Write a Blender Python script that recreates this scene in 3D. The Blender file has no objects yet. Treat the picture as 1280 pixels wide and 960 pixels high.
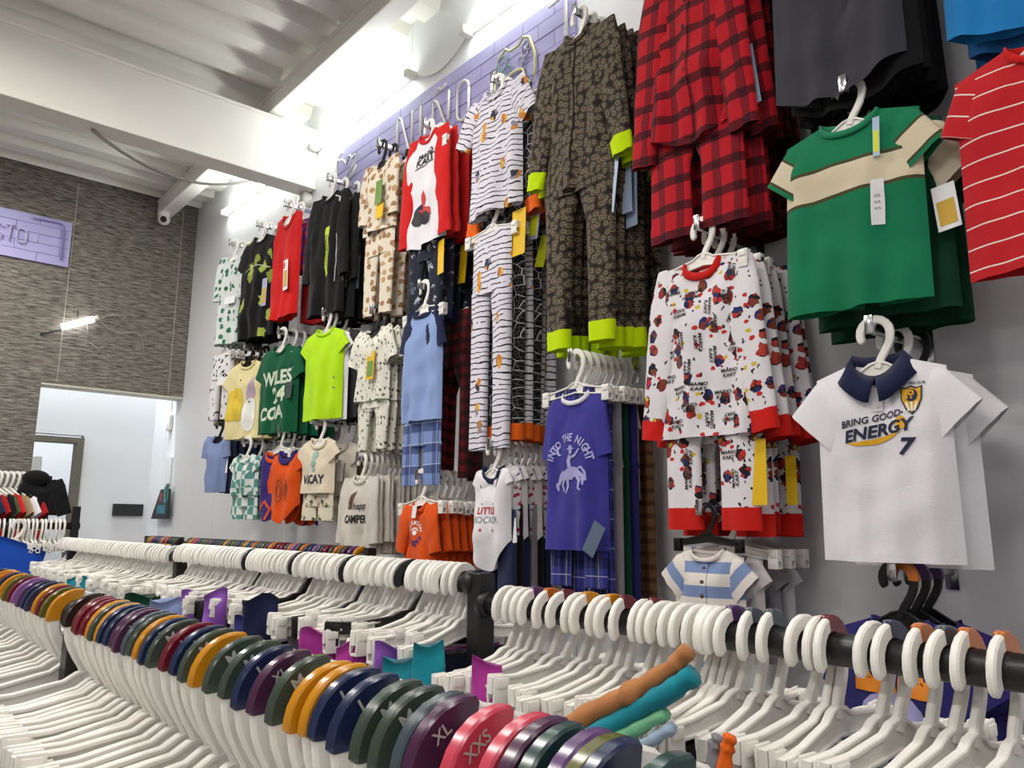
import bpy, bmesh, math, random
from mathutils import Vector, Matrix, noise
from mathutils.bvhtree import BVHTree
S = bpy.context.scene
COL = S.collection
PI = math.pi
rnd = random.Random(7)

# ------------------------------------------------------------------ camera
EYE = 1.5
cd = bpy.data.cameras.new('camera'); cam = bpy.data.objects.new('camera', cd); COL.objects.link(cam)
cd.sensor_fit = 'HORIZONTAL'; cd.sensor_width = 36.0; cd.lens = 981.0/1280.0*36.0
cd.clip_start = 0.02; cd.clip_end = 60
cx = Vector((0.758, -0.652, 0.008)); cz = -Vector((0.641, 0.747, 0.176)); cz.normalize()
cx = (cx - cz*cx.dot(cz)).normalized(); cy = cz.cross(cx)
cam.matrix_world = Matrix(((cx.x, cy.x, cz.x, 0), (cx.y, cy.y, cz.y, 0), (cx.z, cy.z, cz.z, EYE), (0, 0, 0, 1)))
S.camera = cam

# ------------------------------------------------------------------ world, exposure, room lamps
S.view_settings.view_transform = 'Standard'; S.view_settings.look = 'None'
S.view_settings.exposure = 0.0; S.view_settings.gamma = 1.0; S.view_settings.use_curve_mapping = False
w = bpy.data.worlds.new('world'); S.world = w; w.use_nodes = True
w.node_tree.nodes['Background'].inputs[0].default_value = (0.8, 0.9, 1.0, 1)
w.node_tree.nodes['Background'].inputs[1].default_value = 0.15
TUBE_STRENGTH = 46.0
LAMPS = [(-0.9, -1.6, 26), (-0.9, 0.8, 34), (-0.9, 3.3, 44), (-3.2, -0.4, 26), (-3.2, 2.6, 34), (0.9, -2.2, 9), (0.55, 2.7, 36), (0.75, -0.55, 15), (0.2, 5.5, 46)]  # last entry added beyond the beam to brighten the far walls

# ------------------------------------------------------------------ helpers
def rgb(h):
    h = h.lstrip('#')
    def f(c):
        c /= 255.0
        return c/12.92 if c <= .04045 else ((c+.055)/1.055)**2.4
    return tuple(f(int(h[i:i+2], 16)) for i in (0, 2, 4)) + (1.0,)

ORD = ['', 'first', 'second', 'third', 'fourth', 'fifth', 'sixth', 'seventh', 'eighth', 'ninth', 'tenth', 'eleventh', 'twelfth', 'thirteenth', 'fourteenth', 'fifteenth', 'sixteenth', 'seventeenth', 'eighteenth', 'nineteenth']
TENS = {20: ('twentieth', 'twenty'), 30: ('thirtieth', 'thirty'), 40: ('fortieth', 'forty'), 50: ('fiftieth', 'fifty'), 60: ('sixtieth', 'sixty'), 70: ('seventieth', 'seventy')}
def nth(n):
    if n < 20: return ORD[n]
    t = n//10*10
    return TENS[t][0] if n == t else TENS[t][1]+'-'+ORD[n-t]

class NT:
    def __init__(s, name):
        s.m = bpy.data.materials.new(name); s.m.use_nodes = True
        s.t = s.m.node_tree; s.b = s.t.nodes['Principled BSDF']
    def n(s, typ, **kw):
        nd = s.t.nodes.new(typ)
        for k, v in kw.items(): setattr(nd, k, v)
        return nd
    def put(s, sock, v):
        if isinstance(v, bpy.types.NodeSocket): s.t.links.new(v, sock)
        else: sock.default_value = v
    def math(s, op, a, b=0.0, c=0.0):
        nd = s.n('ShaderNodeMath', operation=op)
        s.put(nd.inputs[0], a); s.put(nd.inputs[1], b); s.put(nd.inputs[2], c)
        return nd.outputs[0]
    def mix(s, f, a, b, mode='MIX'):
        nd = s.n('ShaderNodeMix', data_type='RGBA', blend_type=mode)
        s.put(nd.inputs[0], f); s.put(nd.inputs[6], a); s.put(nd.inputs[7], b)
        return nd.outputs[2]
    def uv(s):
        return s.n('ShaderNodeTexCoord').outputs['UV']
    def obj(s):
        return s.n('ShaderNodeTexCoord').outputs['Object']
    def sep(s, v):
        nd = s.n('ShaderNodeSeparateXYZ'); s.put(nd.inputs[0], v); return nd.outputs
    def comb(s, x, y, z=0.0):
        nd = s.n('ShaderNodeCombineXYZ')
        for i, q in enumerate((x, y, z)): s.put(nd.inputs[i], q)
        return nd.outputs[0]
    def noise(s, v, sc, det=2.0, col=False):
        nd = s.n('ShaderNodeTexNoise'); s.put(nd.inputs['Vector'], v)
        nd.inputs['Scale'].default_value = sc; nd.inputs['Detail'].default_value = det
        return nd.outputs[1 if col else 0]
    def vor(s, v, sc, feat='F1', rand=1.0):
        nd = s.n('ShaderNodeTexVoronoi', voronoi_dimensions='2D', feature=feat); s.put(nd.inputs['Vector'], v)
        nd.inputs['Scale'].default_value = sc; nd.inputs['Randomness'].default_value = rand
        return nd
    def warp(s, v, sc, amt):
        c = s.noise(v, sc, 2.0, True)
        a = s.n('ShaderNodeVectorMath', operation='SUBTRACT'); s.put(a.inputs[0], c); a.inputs[1].default_value = (.5, .5, .5)
        b = s.n('ShaderNodeVectorMath', operation='SCALE'); s.put(b.inputs[0], a.outputs[0]); b.inputs['Scale'].default_value = amt
        d = s.n('ShaderNodeVectorMath', operation='ADD'); s.put(d.inputs[0], v); s.put(d.inputs[1], b.outputs[0])
        return d.outputs[0]
    def bump(s, h, st=.3, dist=.002):
        nd = s.n('ShaderNodeBump'); nd.inputs['Strength'].default_value = st; nd.inputs['Distance'].default_value = dist
        s.put(nd.inputs['Height'], h); s.put(s.b.inputs['Normal'], nd.outputs[0])
    def done(s, col=None, rough=.8, metal=0.0, spec=.3):
        if col is not None: s.put(s.b.inputs['Base Color'], col)
        s.b.inputs['Roughness'].default_value = rough; s.b.inputs['Metallic'].default_value = metal
        s.b.inputs['Specular IOR Level'].default_value = spec
        return s.m

MC = {}
def plain(hexc, rough=.5, metal=0.0, spec=.4, var=.06, sc=30.0):
    k = ('p', hexc, rough, metal, var)
    if k in MC: return MC[k]
    t = NT('plain_'+hexc.strip('#'))
    c = rgb(hexc)
    nz = t.noise(t.obj(), sc, 3.0)
    col = t.mix(nz, tuple(x*(1-var) for x in c[:3])+(1,), tuple(min(1, x*(1+var)) for x in c[:3])+(1,))
    MC[k] = t.done(col, rough, metal, spec); return MC[k]

def cloth_finish(t, col, rough=.88, rel=.22):
    uv = t.uv()
    nz = t.noise(uv, 260.0, 2.0); big = t.noise(uv, 14.0, 3.0)
    col = t.mix(t.math('MULTIPLY', nz, .16), col, (0, 0, 0, 1))
    h = t.math('ADD', nz, t.math('MULTIPLY', big, 3.0))
    t.bump(h, rel, .0022)
    m = t.done(col, rough, 0, .15)
    t.b.inputs['Sheen Weight'].default_value = .12
    return m
def fabric(hexc, heather=0.0, hex2=None):
    k = ('f', hexc, heather, hex2)
    if k in MC: return MC[k]
    t = NT('fabric_'+hexc.strip('#')); col = rgb(hexc)
    if hex2:
        s = t.n('ShaderNodeMapping'); t.put(s.inputs[0], t.uv()); s.inputs['Scale'].default_value = (60, 400, 1)
        col = t.mix(t.math('MULTIPLY', t.noise(s.outputs[0], 1.0, 3.0), heather), rgb(hexc), rgb(hex2))
    MC[k] = cloth_finish(t, col); return MC[k]
def bands(name, base, lst, axis=1, period=None, wob=0.0):
    """stripes: lst of (from, to, colour) in metres along the cloth"""
    t = NT('fabric_'+name); u = t.uv()
    if wob: u = t.warp(u, 6.0, wob)
    c = t.sep(u)[axis]
    if period: c = t.math('MODULO', t.math('ADD', c, 40*period), period)
    col = rgb(base)
    for a, b, h in lst:
        f = t.math('MULTIPLY', t.math('GREATER_THAN', c, a), t.math('LESS_THAN', c, b))
        col = t.mix(f, col, rgb(h))
    return cloth_finish(t, col)
def plaid(name, base, lst):
    """lst of (axis, period, offset, width, colour, strength)"""
    t = NT('fabric_plaid_'+name); x = t.sep(t.warp(t.uv(), 5.0, .012)); col = rgb(base)
    for ax, p, o, wd, h, f in lst:
        c = t.math('MODULO', t.math('ADD', x[ax], 40*p+o), p)
        col = t.mix(t.math('MULTIPLY', t.math('LESS_THAN', c, wd), f), col, rgb(h))
    return cloth_finish(t, col)
def checker(name, a, b, size):
    t = NT('fabric_check_'+name); nd = t.n('ShaderNodeTexChecker'); t.put(nd.inputs[0], t.warp(t.uv(), 9.0, .006))
    nd.inputs['Scale'].default_value = 1/size; nd.inputs[1].default_value = rgb(a); nd.inputs[2].default_value = rgb(b)
    return cloth_finish(t, nd.outputs[0])
def printed(name, base, layers, lines=None, multi=False):
    """layers: (scale, radius, warp, squash, [colours], share)"""
    t = NT('fabric_print_'+name); u = t.uv(); col = rgb(base)
    if lines:      # wavy dark bark lines
        per, wd, h = lines
        s = t.sep(t.warp(t.warp(u, 7.0, .06), 30.0, .014))
        c = t.math('MODULO', t.math('ADD', s[1], 40*per), per)
        msk = t.math('MULTIPLY', t.math('LESS_THAN', c, wd), t.math('GREATER_THAN', t.noise(u, 22.0, 1.0), .36))
        col = t.mix(msk, col, rgb(h))
    for i, (sc, rad, wp, sq, cols, share) in enumerate(layers):
        mp = t.n('ShaderNodeMapping'); t.put(mp.inputs[0], t.warp(t.warp(u, sc*2.2, wp), sc*5.0, .22/sc)); mp.inputs['Scale'].default_value = (sq, 1, 1)
        mp.inputs['Location'].default_value = (3.1*i, 1.7*i, 0)
        v = t.vor(mp.outputs[0], sc, rand=.8); r = t.sep(v.outputs['Color'])
        c2 = rgb(cols[0])
        pick = r[1] if not multi or i else t.sep(t.vor(t.warp(mp.outputs[0], 60.0, .02), sc*3.4).outputs['Color'])[1]
        for j in range(1, len(cols)):
            c2 = t.mix(t.math('GREATER_THAN', pick, j/len(cols)), c2, rgb(cols[j]))
        f = t.math('MULTIPLY', t.math('LESS_THAN', v.outputs['Distance'], rad), t.math('LESS_THAN', r[0], share))
        col = t.mix(f, col, c2)
    return cloth_finish(t, col)
def leopard():
    t = NT('fabric_leopard'); u = t.uv(); v = t.vor(u, 42.0, rand=.8); d = t.math('ADD', v.outputs['Distance'], t.math('MULTIPLY', t.math('SUBTRACT', t.noise(u, 160.0), .5), .10))
    col = t.mix(t.math('LESS_THAN', d, .56), rgb('#221d18'), rgb('#6b6053'))
    col = t.mix(t.math('LESS_THAN', d, .50), col, rgb('#100e0b'))
    col = t.mix(t.math('LESS_THAN', d, .39), col, rgb('#776b5a'))
    col = t.mix(t.math('LESS_THAN', d, .20), col, rgb('#574b3c'))
    return cloth_finish(t, col)
def webs():
    t = NT('fabric_web'); u = t.warp(t.uv(), 12.0, .02); v = t.vor(u, 26.0, 'DISTANCE_TO_EDGE')
    v2 = t.vor(u, 70.0, 'DISTANCE_TO_EDGE')
    col = t.mix(t.math('LESS_THAN', v.outputs['Distance'], .035), rgb('#121214'), rgb('#c9c9cc'))
    col = t.mix(t.math('MULTIPLY', t.math('LESS_THAN', v2.outputs['Distance'], .04), .35), col, rgb('#b0b0b4'))
    return cloth_finish(t, col)
def emit(name, hexc, st):
    t = NT(name); t.b.inputs['Emission Color'].default_value = rgb(hexc); t.b.inputs['Emission Strength'].default_value = st
    return t.done(rgb('#ffffff'), .4)

# ---- mesh building
class MB:
    def __init__(s): s.v = []; s.f = []; s.uv = []
    def add(s, V, F, UV=None):
        o = len(s.v); s.v += [tuple(p) for p in V]
        s.uv += list(UV) if UV else [(p[0]+p[1]*.37, p[2]) for p in V]
        s.f += [tuple(i+o for i in q) for q in F]
    def box(s, a, b, bev=0.0):
        (x0, y0, z0), (x1, y1, z1) = a, b
        if bev <= 0:
            V = [(x, y, z) for x in (x0, x1) for y in (y0, y1) for z in (z0, z1)]
            s.add(V, [(0, 1, 3, 2), (4, 6, 7, 5), (0, 4, 5, 1), (2, 3, 7, 6), (0, 2, 6, 4), (1, 5, 7, 3)])
        else:
            bm = bmesh.new(); r = bmesh.ops.create_cube(bm, size=1.0)
            for v in bm.verts: v.co = Vector(((v.co.x+.5)*(x1-x0)+x0, (v.co.y+.5)*(y1-y0)+y0, (v.co.z+.5)*(z1-z0)+z0))
            bmesh.ops.bevel(bm, geom=bm.edges[:], offset=bev, segments=2, affect='EDGES', profile=.5)
            s.bm(bm)
    def bm(s, bm):
        bm.verts.index_update()
        s.add([v.co[:] for v in bm.verts], [tuple(v.index for v in f.verts) for f in bm.faces]); bm.free()
    def grid(s, P, nu, nv, UV=None, close=False, flip=False):
        """P row-major list nv rows of nu points"""
        F = []
        for j in range(nv-1):
            for i in range(nu if close else nu-1):
                a = j*nu+i; b = j*nu+(i+1) % nu; q = (a, b, b+nu, a+nu)
                F.append(q[::-1] if flip else q)
        s.add(P, F, UV)
    def sweep(s, path, sec, cap=True, up=None):
        """path: list of Vectors; sec(i)-> list of (a,b) offsets along side and up vectors"""
        n = len(path); P = []; k = 0
        for i, p in enumerate(path):
            t = (path[min(i+1, n-1)]-path[max(i-1, 0)]).normalized()
            u = up if up is not None else (Vector((0, 0, 1)) if abs(t.z) < .9 else Vector((1, 0, 0)))
            sd = t.cross(u).normalized(); uu = sd.cross(t)
            q = sec(i); k = len(q)
            P += [p+sd*a+uu*b for a, b in q]
        F = [(j*k+i, j*k+(i+1) % k, (j+1)*k+(i+1) % k, (j+1)*k+i) for j in range(n-1) for i in range(k)]
        if cap: F += [tuple(range(k))[::-1], tuple(range((n-1)*k, n*k))]
        s.add(P, F)
    def tube(s, path, r, k=8, cap=True):
        path = [Vector(p) for p in path]
        s.sweep(path, lambda i: [(r*math.cos(2*PI*j/k), r*math.sin(2*PI*j/k)) for j in range(k)], cap)
    def build(s, name, mat, parent=None, smooth=True, loc=(0, 0, 0), rotz=0.0):
        return ob(name, s.mesh(name, mat, smooth), parent, loc, rotz)
    def mesh(s, name, mat, smooth=True, angle=None):
        me = bpy.data.meshes.new(name); me.from_pydata(s.v, [], s.f); me.materials.append(mat)
        l = me.uv_layers.new(name='UVMap')
        vi = [0]*len(me.loops); me.loops.foreach_get('vertex_index', vi)
        fl = [0.0]*(2*len(vi))
        for i, q in enumerate(vi): fl[2*i], fl[2*i+1] = s.uv[q][0], s.uv[q][1]
        l.data.foreach_set('uv', fl)
        if smooth:
            me.polygons.foreach_set('use_smooth', [True]*len(me.polygons))
        me.update(); return me
def sharp(me, ang=35):
    bm = bmesh.new(); bm.from_mesh(me)
    for e in bm.edges:
        if len(e.link_faces) == 2 and e.calc_face_angle(0) > math.radians(ang): e.smooth = False
    bm.to_mesh(me); bm.free(); return me
def ob(name, me, parent=None, loc=(0, 0, 0), rotz=0.0):
    o = bpy.data.objects.new(name, me); COL.objects.link(o); o.location = loc; o.rotation_euler = (0, 0, rotz)
    if parent: o.parent = parent
    return o
def tag(o, label, cat, group=None):
    o['label'] = label; o['category'] = cat
    if group: o['group'] = group
    return o
def thing(name, label, cat, loc=(0, 0, 0), rotz=0.0, group=None):
    o = bpy.data.objects.new(name, None); COL.objects.link(o); o.empty_display_size = .05
    o.location = loc; o.rotation_euler = (0, 0, rotz)
    return tag(o, label, cat, group)
def structure(o): o['kind'] = 'structure'; return o
def dup(root, loc, rotz, label, group=None, skip=(), mats=None, roll=0.0):
    r = root.copy(); COL.objects.link(r); r.location = loc; r.rotation_euler = (0, roll, rotz); r['label'] = label
    if group: r['group'] = group
    def kids(src, dst):
        for ch in list(src.children):
            base = ch.name.split('.')[0]
            if base in skip: continue
            c = ch.copy(); COL.objects.link(c); c.parent = dst
            if mats and (base in mats or '*' in mats):
                m = mats.get(base, mats.get('*'))
                if m: c.material_slots[0].link = 'OBJECT'; c.material_slots[0].material = m
            kids(ch, c)
    kids(root, r); return r
# ------------------------------------------------------------------ materials
M_wall = plain('#e1e2e6', .55, var=.03, sc=3.0)
M_white = plain('#ece9e2', .45, var=.04, sc=4.0)
M_deck = plain('#dcdad2', .6, var=.06, sc=2.5)
M_floor = plain('#8c8a86', .45, var=.1, sc=3.0)
M_black = plain('#17181a', .38, spec=.5)
M_blackpl = plain('#101012', .32, spec=.5)
M_hang = plain('#efece6', .38, spec=.45, var=.03)
M_hangw = plain('#f2eeea', .4, spec=.45, var=.03)
M_chrome = plain('#c9c9cc', .18, metal=1.0, var=.03)
M_tubeoff = plain('#e6e4da', .3, spec=.5, var=.02)
M_tube = emit('lamp_tube', '#f4faf4', TUBE_STRENGTH)
M_small = emit('emit_small', '#ffffff', 9.0)
M_paper = plain('#eceaea', .6, var=.03)
M_dark = plain('#2a2b2d', .5)
M_lav = plain('#a9a5d3', .6, var=.05, sc=12)
M_lav2 = plain('#8e8abf', .7, var=.05, sc=12)
M_frame = plain('#6b665a', .6)
def stone_mat():
    t = NT('stacked_stone'); o = t.sep(t.obj())
    br = t.n('ShaderNodeTexBrick'); t.put(br.inputs[0], t.comb(o[0], o[2]))
    br.inputs['Scale'].default_value = 1.0; br.inputs['Brick Width'].default_value = .085; br.inputs['Row Height'].default_value = .0105
    br.inputs['Mortar Size'].default_value = .0012; br.inputs['Color1'].default_value = rgb('#4c463f'); br.inputs['Color2'].default_value = rgb('#8d867c')
    br.inputs['Mortar'].default_value = rgb('#35312c'); br.offset = .37
    mp = t.n('ShaderNodeMapping'); t.put(mp.inputs[0], t.comb(o[0], o[2])); mp.inputs['Scale'].default_value = (13, 95, 1)
    nz = t.noise(mp.outputs[0], 1.0, 4.0)
    col = t.mix(.5, br.outputs[0], t.mix(t.math('MULTIPLY_ADD', nz, 3.0, -1.0), rgb('#29251f'), rgb('#b5aea4')), 'MIX')
    t.bump(t.math('ADD', nz, br.outputs['Fac']), .7, .012)
    return t.done(col, .8)
M_stone = stone_mat()

# ------------------------------------------------------------------ room shell
W = 2.1; YB = 6.6; H = 4.13
def slab(name, a, b, mat, parent=None, bev=0.0):
    mb = MB(); mb.box(a, b, bev); o = mb.build(name, mat, parent, smooth=False)
    return structure(o) if parent is None else o
slab('floor', (-5, -4, -.1), (W+.2, 9.2, 0), M_floor)
slab('wall_left', (-5.1, -4, 0), (-5, 9.2, 4.4), M_wall)
slab('wall_front', (-5.1, -4.1, 0), (W+.2, -4, 4.4), M_wall)
wr = slab('wall_right', (W+.012, -4, 0), (W+.2, 9.2, 4.4), M_wall)
y = -4.0; k = 0
pm = MB(); pm.box((0, .002, 0), (.012, 1.218, 4.4)); pme = pm.mesh('wall_panel', M_wall, False)
while y < 9.0:
    ob('wall_panel', pme, wr, (W, y-.02, 0)); y += 1.22
# far wall of stacked stone with an opening at its right
wb = slab('wall_back', (-5, YB, 0), (1.08, YB+.16, 4.4), M_stone)
slab('stone_lintel', (1.08, YB, 2.504), (W, YB+.16, 4.4), M_stone, wb)
for x in (1.18, 1.98): slab('joint_strip', (x-.003, YB-.003, 2.52), (x+.003, YB, 4.1), plain('#a9a39a', .8), wb)
slab('joint_strip', (.35, YB-.003, 0), (.356, YB, 4.1), plain('#a9a39a', .8), wb)
slab('trim_1', (1.08, YB-.006, 2.492), (W, YB+.162, 2.504), plain('#cfcabb', .6))
# corridor beyond the opening
slab('wall_corridor', (1.55, 7.3, 0), (W, 7.4, 4.4), M_wall)
slab('wall_corridor_lintel', (.2, 7.3, 2.20), (1.55, 7.4, 4.4), M_wall)
slab('wall_corridor_left', (.9, YB+.16, 0), (1.0, 9.2, 4.4), M_wall)
slab('wall_corridor_end', (.2, 9.1, 0), (W+.2, 9.2, 4.4), M_wall)
dr = slab('door_1', (1.50, 7.27, 0), (1.55, 7.42, 2.18), M_frame)
slab('door_head', (.9, 7.27, 2.135), (1.50, 7.42, 2.18), M_frame, dr)
slab('door_leaf', (1.0, 7.75, .01), (1.34, 7.79, 2.04), M_white, dr)
# ceiling: trapezoid steel deck, ribs running across the shop, each sheet its own part
ce = slab('ceiling', (-5, -4, 4.21), (W+.2, 9.2, 4.4), M_deck)
per = .29
dk = MB(); pr = [(0, 0), (.125, 0), (.155, .062), (.26, .062), (.29, 0)]
dk.add([(x, a, b) for x in (-5.0, W) for a, b in pr]+[(x, a, b+.006) for x in (-5.0, W) for a, b in pr],
       [(i, i+1, i+6, i+5) for i in range(4)]+[(i+11, i+10, i+15, i+16) for i in range(4)]+[(i+5, i+6, i+16, i+15) for i in range(4)], None)
dme = dk.mesh('deck_rib', M_deck, False)
for i in range(36): ob('deck_rib', dme, ce, (0, -3.9+i*per, H))
# beams
bm_ = thing('steel_beam', 'deep cream steel beam crossing the shop below the ribbed ceiling', 'beam', (0, 4.38, 3.6))
mb = MB(); mb.box((-5, .0, .0), (W-.004, .012, .36)); mb.box((-5, .1, .0), (W-.004, .112, .36)); mb.build('web', M_white, bm_, False)
mb = MB(); mb.box((-5, -.012, -.022), (W-.004, .145, .0), .004); mb.build('lower_flange', M_white, bm_, False)
mb = MB(); mb.box((-5, -.012, .36), (W-.004, .145, .38), .004); mb.build('upper_flange', M_white, bm_, False)
pl = thing('purlin_beam', 'long white box beam running beside the clothes wall under the deck', 'beam', (1.77, -4, 4.0))
mb = MB(); mb.box((0, 0, 0), (.112, 10.595, .10), .006); mb.build('box_section', M_white, pl, False)
mb = MB(); mb.box((-.004, 0, .10), (.116, 10.595, .128)); mb.build('upper_plate', M_white, pl, False)

# ------------------------------------------------------------------ lamps
def ceiling_lamp(x, y, e, i):
    t = thing('ceiling_lamp', 'long white batten lamp hung from the deck outside the picture, number %d' % i, 'lamp', (x, y, 3.92), 0, 'ceiling batten lamps')
    t['label'] = 'white batten lamp under the ceiling out of view, %s of nine' % nth(i)
    mb = MB(); mb.box((-.06, -.62, 0), (.06, .62, .05), .006); mb.build('housing', M_white, t, False)
    for sy in (-.5, .5):
        mb = MB(); mb.tube([(0, sy, .05), (0, sy, .21)], .004, 6); mb.build('rod', M_chrome, t)
    l = bpy.data.lights.new('batten_light', 'AREA'); l.shape = 'RECTANGLE'; l.size = .1; l.size_y = 1.2; l.energy = e
    l.color = (1.0, .955, .90)
    lo = bpy.data.objects.new('batten_light', l); COL.objects.link(lo); lo.parent = t; lo.location = (0, 0, -.004)
for i, (x, y, e) in enumerate(LAMPS): ceiling_lamp(x, y, e, i+1)
def wall_lamp(y0, y1, z, label):
    t = thing('wall_tube_lamp', label, 'lamp', (W, (y0+y1)/2, z), 0)
    h = (y1-y0)/2
    mb = MB(); mb.box((-.028, -h, -.012), (-.003, h, .012), .003); mb.build('batten', M_white, t, False)
    mb = MB(); mb.tube([(-.045, -h+.03, 0), (-.045, h-.03, 0)], .017, 12); mb.build('tube', M_tube, t)
    for s in (-1, 1):
        mb = MB(); mb.box((-.066, s*h-.02, -.02), (-.003, s*h+.02, .02), .004); mb.build('end_cap', M_white, t, False)
wall_lamp(4.64, 5.87, 3.87, 'glowing wall tube lamp beyond the steel beam, farthest of the three')
wall_lamp(3.26, 4.36, 3.85, 'glowing wall tube lamp just left of the lavender brick sign, middle of three')
wall_lamp(1.62, 2.77, 3.85, 'glowing wall tube lamp above the lavender brick sign, nearest of three')
def cable(pts, r, label, mat, name='cable'):
    mb = MB(); mb.tube(pts, r, 6); return tag(mb.build(name, mat), label, 'cable')
def sag(a, b, d, n=14):
    a, b = Vector(a), Vector(b)
    return [a.lerp(b, i/n)+Vector((0, 0, -d*4*(i/n)*(1-i/n))) for i in range(n+1)]
cable(sag((W-.012, 3.23, 3.84), (W-.012, 2.80, 3.84), .07), .005, 'thin grey cable sagging between two wall tube lamps', plain('#c9c9c4'))
cable(sag((.826, 4.45, 3.57), (W-.05, 5.05, 3.90), .17), .009, 'thin dark cable hanging slack below the steel beam', plain('#8f8d86'))
# dome camera
t = thing('security_camera', 'white dome security camera under the far end of the box beam', 'camera', (1.80, 6.5, 4.0))
mb = MB(); mb.tube([(0, 0, 0), (0, 0, -.035)], .05, 20); mb.build('mount', M_white, t)
bm = bmesh.new(); bmesh.ops.create_uvsphere(bm, u_segments=20, v_segments=12, radius=.048)
bmesh.ops.translate(bm, verts=bm.verts, vec=(0, 0, -.06)); mb = MB(); mb.bm(bm); mb.build('housing', M_white, t)
bm = bmesh.new(); bmesh.ops.create_uvsphere(bm, u_segments=16, v_segments=8, radius=.026)
bmesh.ops.translate(bm, verts=bm.verts, vec=(-.012, -.034, -.072)); mb = MB(); mb.bm(bm); mb.build('lens', M_blackpl, t)
t = thing('round_siren', 'round white siren fixed to the wall under the beam end', 'siren', (W, 4.47, 3.53))
mb = MB(); mb.tube([(0, 0, 0), (-.05, 0, 0)], .06, 20); mb.build('body', M_white, t)
mb = MB(); mb.tube([(-.05, 0, 0), (-.058, 0, 0)], .03, 16); mb.build('grille', plain('#bcbab2'), t)
t = thing('wall_sensor', 'small white sensor box beside the opening in the stone wall', 'sensor', (W, 6.85, 2.32))
mb = MB(); mb.box((-.03, -.05, -.07), (0, .05, .07), .012); mb.build('body', M_white, t, False)
mb = MB(); mb.box((-.036, -.02, -.05), (-.03, .02, -.02), .002); mb.build('lens', M_paper, t, False)
mb = MB(); mb.tube([(-.006, 0, .07), (-.006, 0, .3)], .004, 6); mb.build('wire', M_paper, t)

t = thing('corridor_lamp', 'flat white lamp over the corridor beyond the opening, out of view', 'lamp', (1.55, 6.97, 4.1))
mb = MB(); mb.box((-.3, -.08, 0), (.3, .08, .112), .006); mb.build('housing', M_white, t, False)
l = bpy.data.lights.new('corridor_light', 'AREA'); l.shape = 'RECTANGLE'; l.size = .6; l.size_y = .14; l.energy = 58; l.color = (.93, 1.0, .99)
lo = bpy.data.objects.new('corridor_light', l); COL.objects.link(lo); lo.parent = t; lo.location = (0, 0, -.004)
l = bpy.data.lights.new('back_room_fill', 'AREA'); l.shape = 'RECTANGLE'; l.size = .6; l.size_y = .14; l.energy = 40; l.color = (.95, 1.0, .97)
t = thing('added_back_lamp', 'added unseen flat lamp brightening the room behind the corridor door', 'lamp', (1.5, 7.58, 4.1)); mb = MB(); mb.box((-.3, -.08, 0), (.3, .08, .112), .006); mb.build('housing', M_white, t, False)  # unseen lamp added to brighten the space inside the door frame
lo = bpy.data.objects.new('back_room_fill', l); COL.objects.link(lo); lo.parent = t; lo.location = (0, 0, -.004)
# small pair of emissive tubes with loose wires on the stone wall
t = thing('twin_tubes', 'small pair of bright tubes with loose wires on the grey stone wall', 'lamp', (1.265, YB, 2.98))
ang = math.atan2(.10, .21)
def rot2(p): return (p[0]*math.cos(ang)-p[2]*math.sin(ang), p[1], p[0]*math.sin(ang)+p[2]*math.cos(ang))
for dz in (-.014, .014):
    mb = MB(); mb.tube([rot2((-.115, -.05, dz)), rot2((.115, -.05, dz))], .010, 8); mb.build('tube', M_small, t)
mb = MB(); mb.tube([rot2((.115, -.05, 0)), rot2((.15, -.05, 0))], .02, 8); mb.build('socket', M_white, t)
mb = MB(); mb.tube([rot2((-.12, -.04, -.02)), (-.23, -.01, -.12)], .006, 6); mb.tube([(.0, -.02, .05), (.0, -.02, .11)], .004, 6); mb.build('bracket_rod', M_dark, t)
for pts in ([(.14, -.03, .06), (.22, -.02, .0), (.30, -.02, -.02), (.40, -.02, .0), (.44, -.02, .0), (.48, -.01, -.05), (.5, -.01, -.14)],
            [(.14, -.03, .05), (.2, -.02, .10), (.27, -.02, .12), (.36, -.02, .06)], [(.06, -.03, .03), (.08, -.02, -.04), (.07, -.02, -.08)],
            [(.10, -.02, -.13), (.16, -.02, -.17), (.2, -.02, -.15)]):
    mb = MB(); mb.tube(pts, .0035, 5); mb.build('wire', plain('#a8a39c'), t)

# ------------------------------------------------------------------ lavender neon signs
def neon(paths, r, name, mat, parent):
    mb = MB()
    for p in paths: mb.tube(p, r, 6)
    return mb.build(name, mat, parent)
def arc(cx, cz, rx, rz, a0, a1, n=14):
    return [(cx+rx*math.cos(math.radians(a0+(a1-a0)*i/n)), cz+rz*math.sin(math.radians(a0+(a1-a0)*i/n))) for i in range(n+1)]
def brick_sign(name, label, loc, rotz, wd, ht, bw, bh):
    """sign local: x along the sign, z up, front at -y"""
    t = thing(name, label, 'sign', loc, rotz)
    mb = MB(); mb.box((0, -.012, 0), (wd, 0, ht), .003); mb.build('backboard', M_lav2, t, False)
    rows = int(round(ht/bh)); bh = ht/rows
    b1 = MB(); b1.box((.0015, -.006, .0015), (bw-.0015, 0, bh-.0015), .0012); full = b1.mesh('brick', M_lav, False)
    for j in range(rows):
        x = -(bw/2 if j % 2 else 0)
        while x < wd-.01:
            a, b = max(x, 0), min(x+bw, wd)
            if b-a > bw-.004: ob('brick', full, t, (a, -.012-rnd.random()*.0015, j*bh))
            elif b-a > .02:
                q = MB(); q.box((a+.0015, -.018, j*bh+.0015), (b-.0015, -.012, (j+1)*bh-.0015), .0012); q.build('brick', M_lav, t, False)
            x += bw
    return t
sg = brick_sign('neon_sign', 'long lavender brick sign with unlit neon word and gamepad above the rails', (W, 4.07, 3.12), -PI/2, 2.02, .587, .20, .0734)
def N(pts): return [(x, -.034, z) for x, z in pts]
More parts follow.
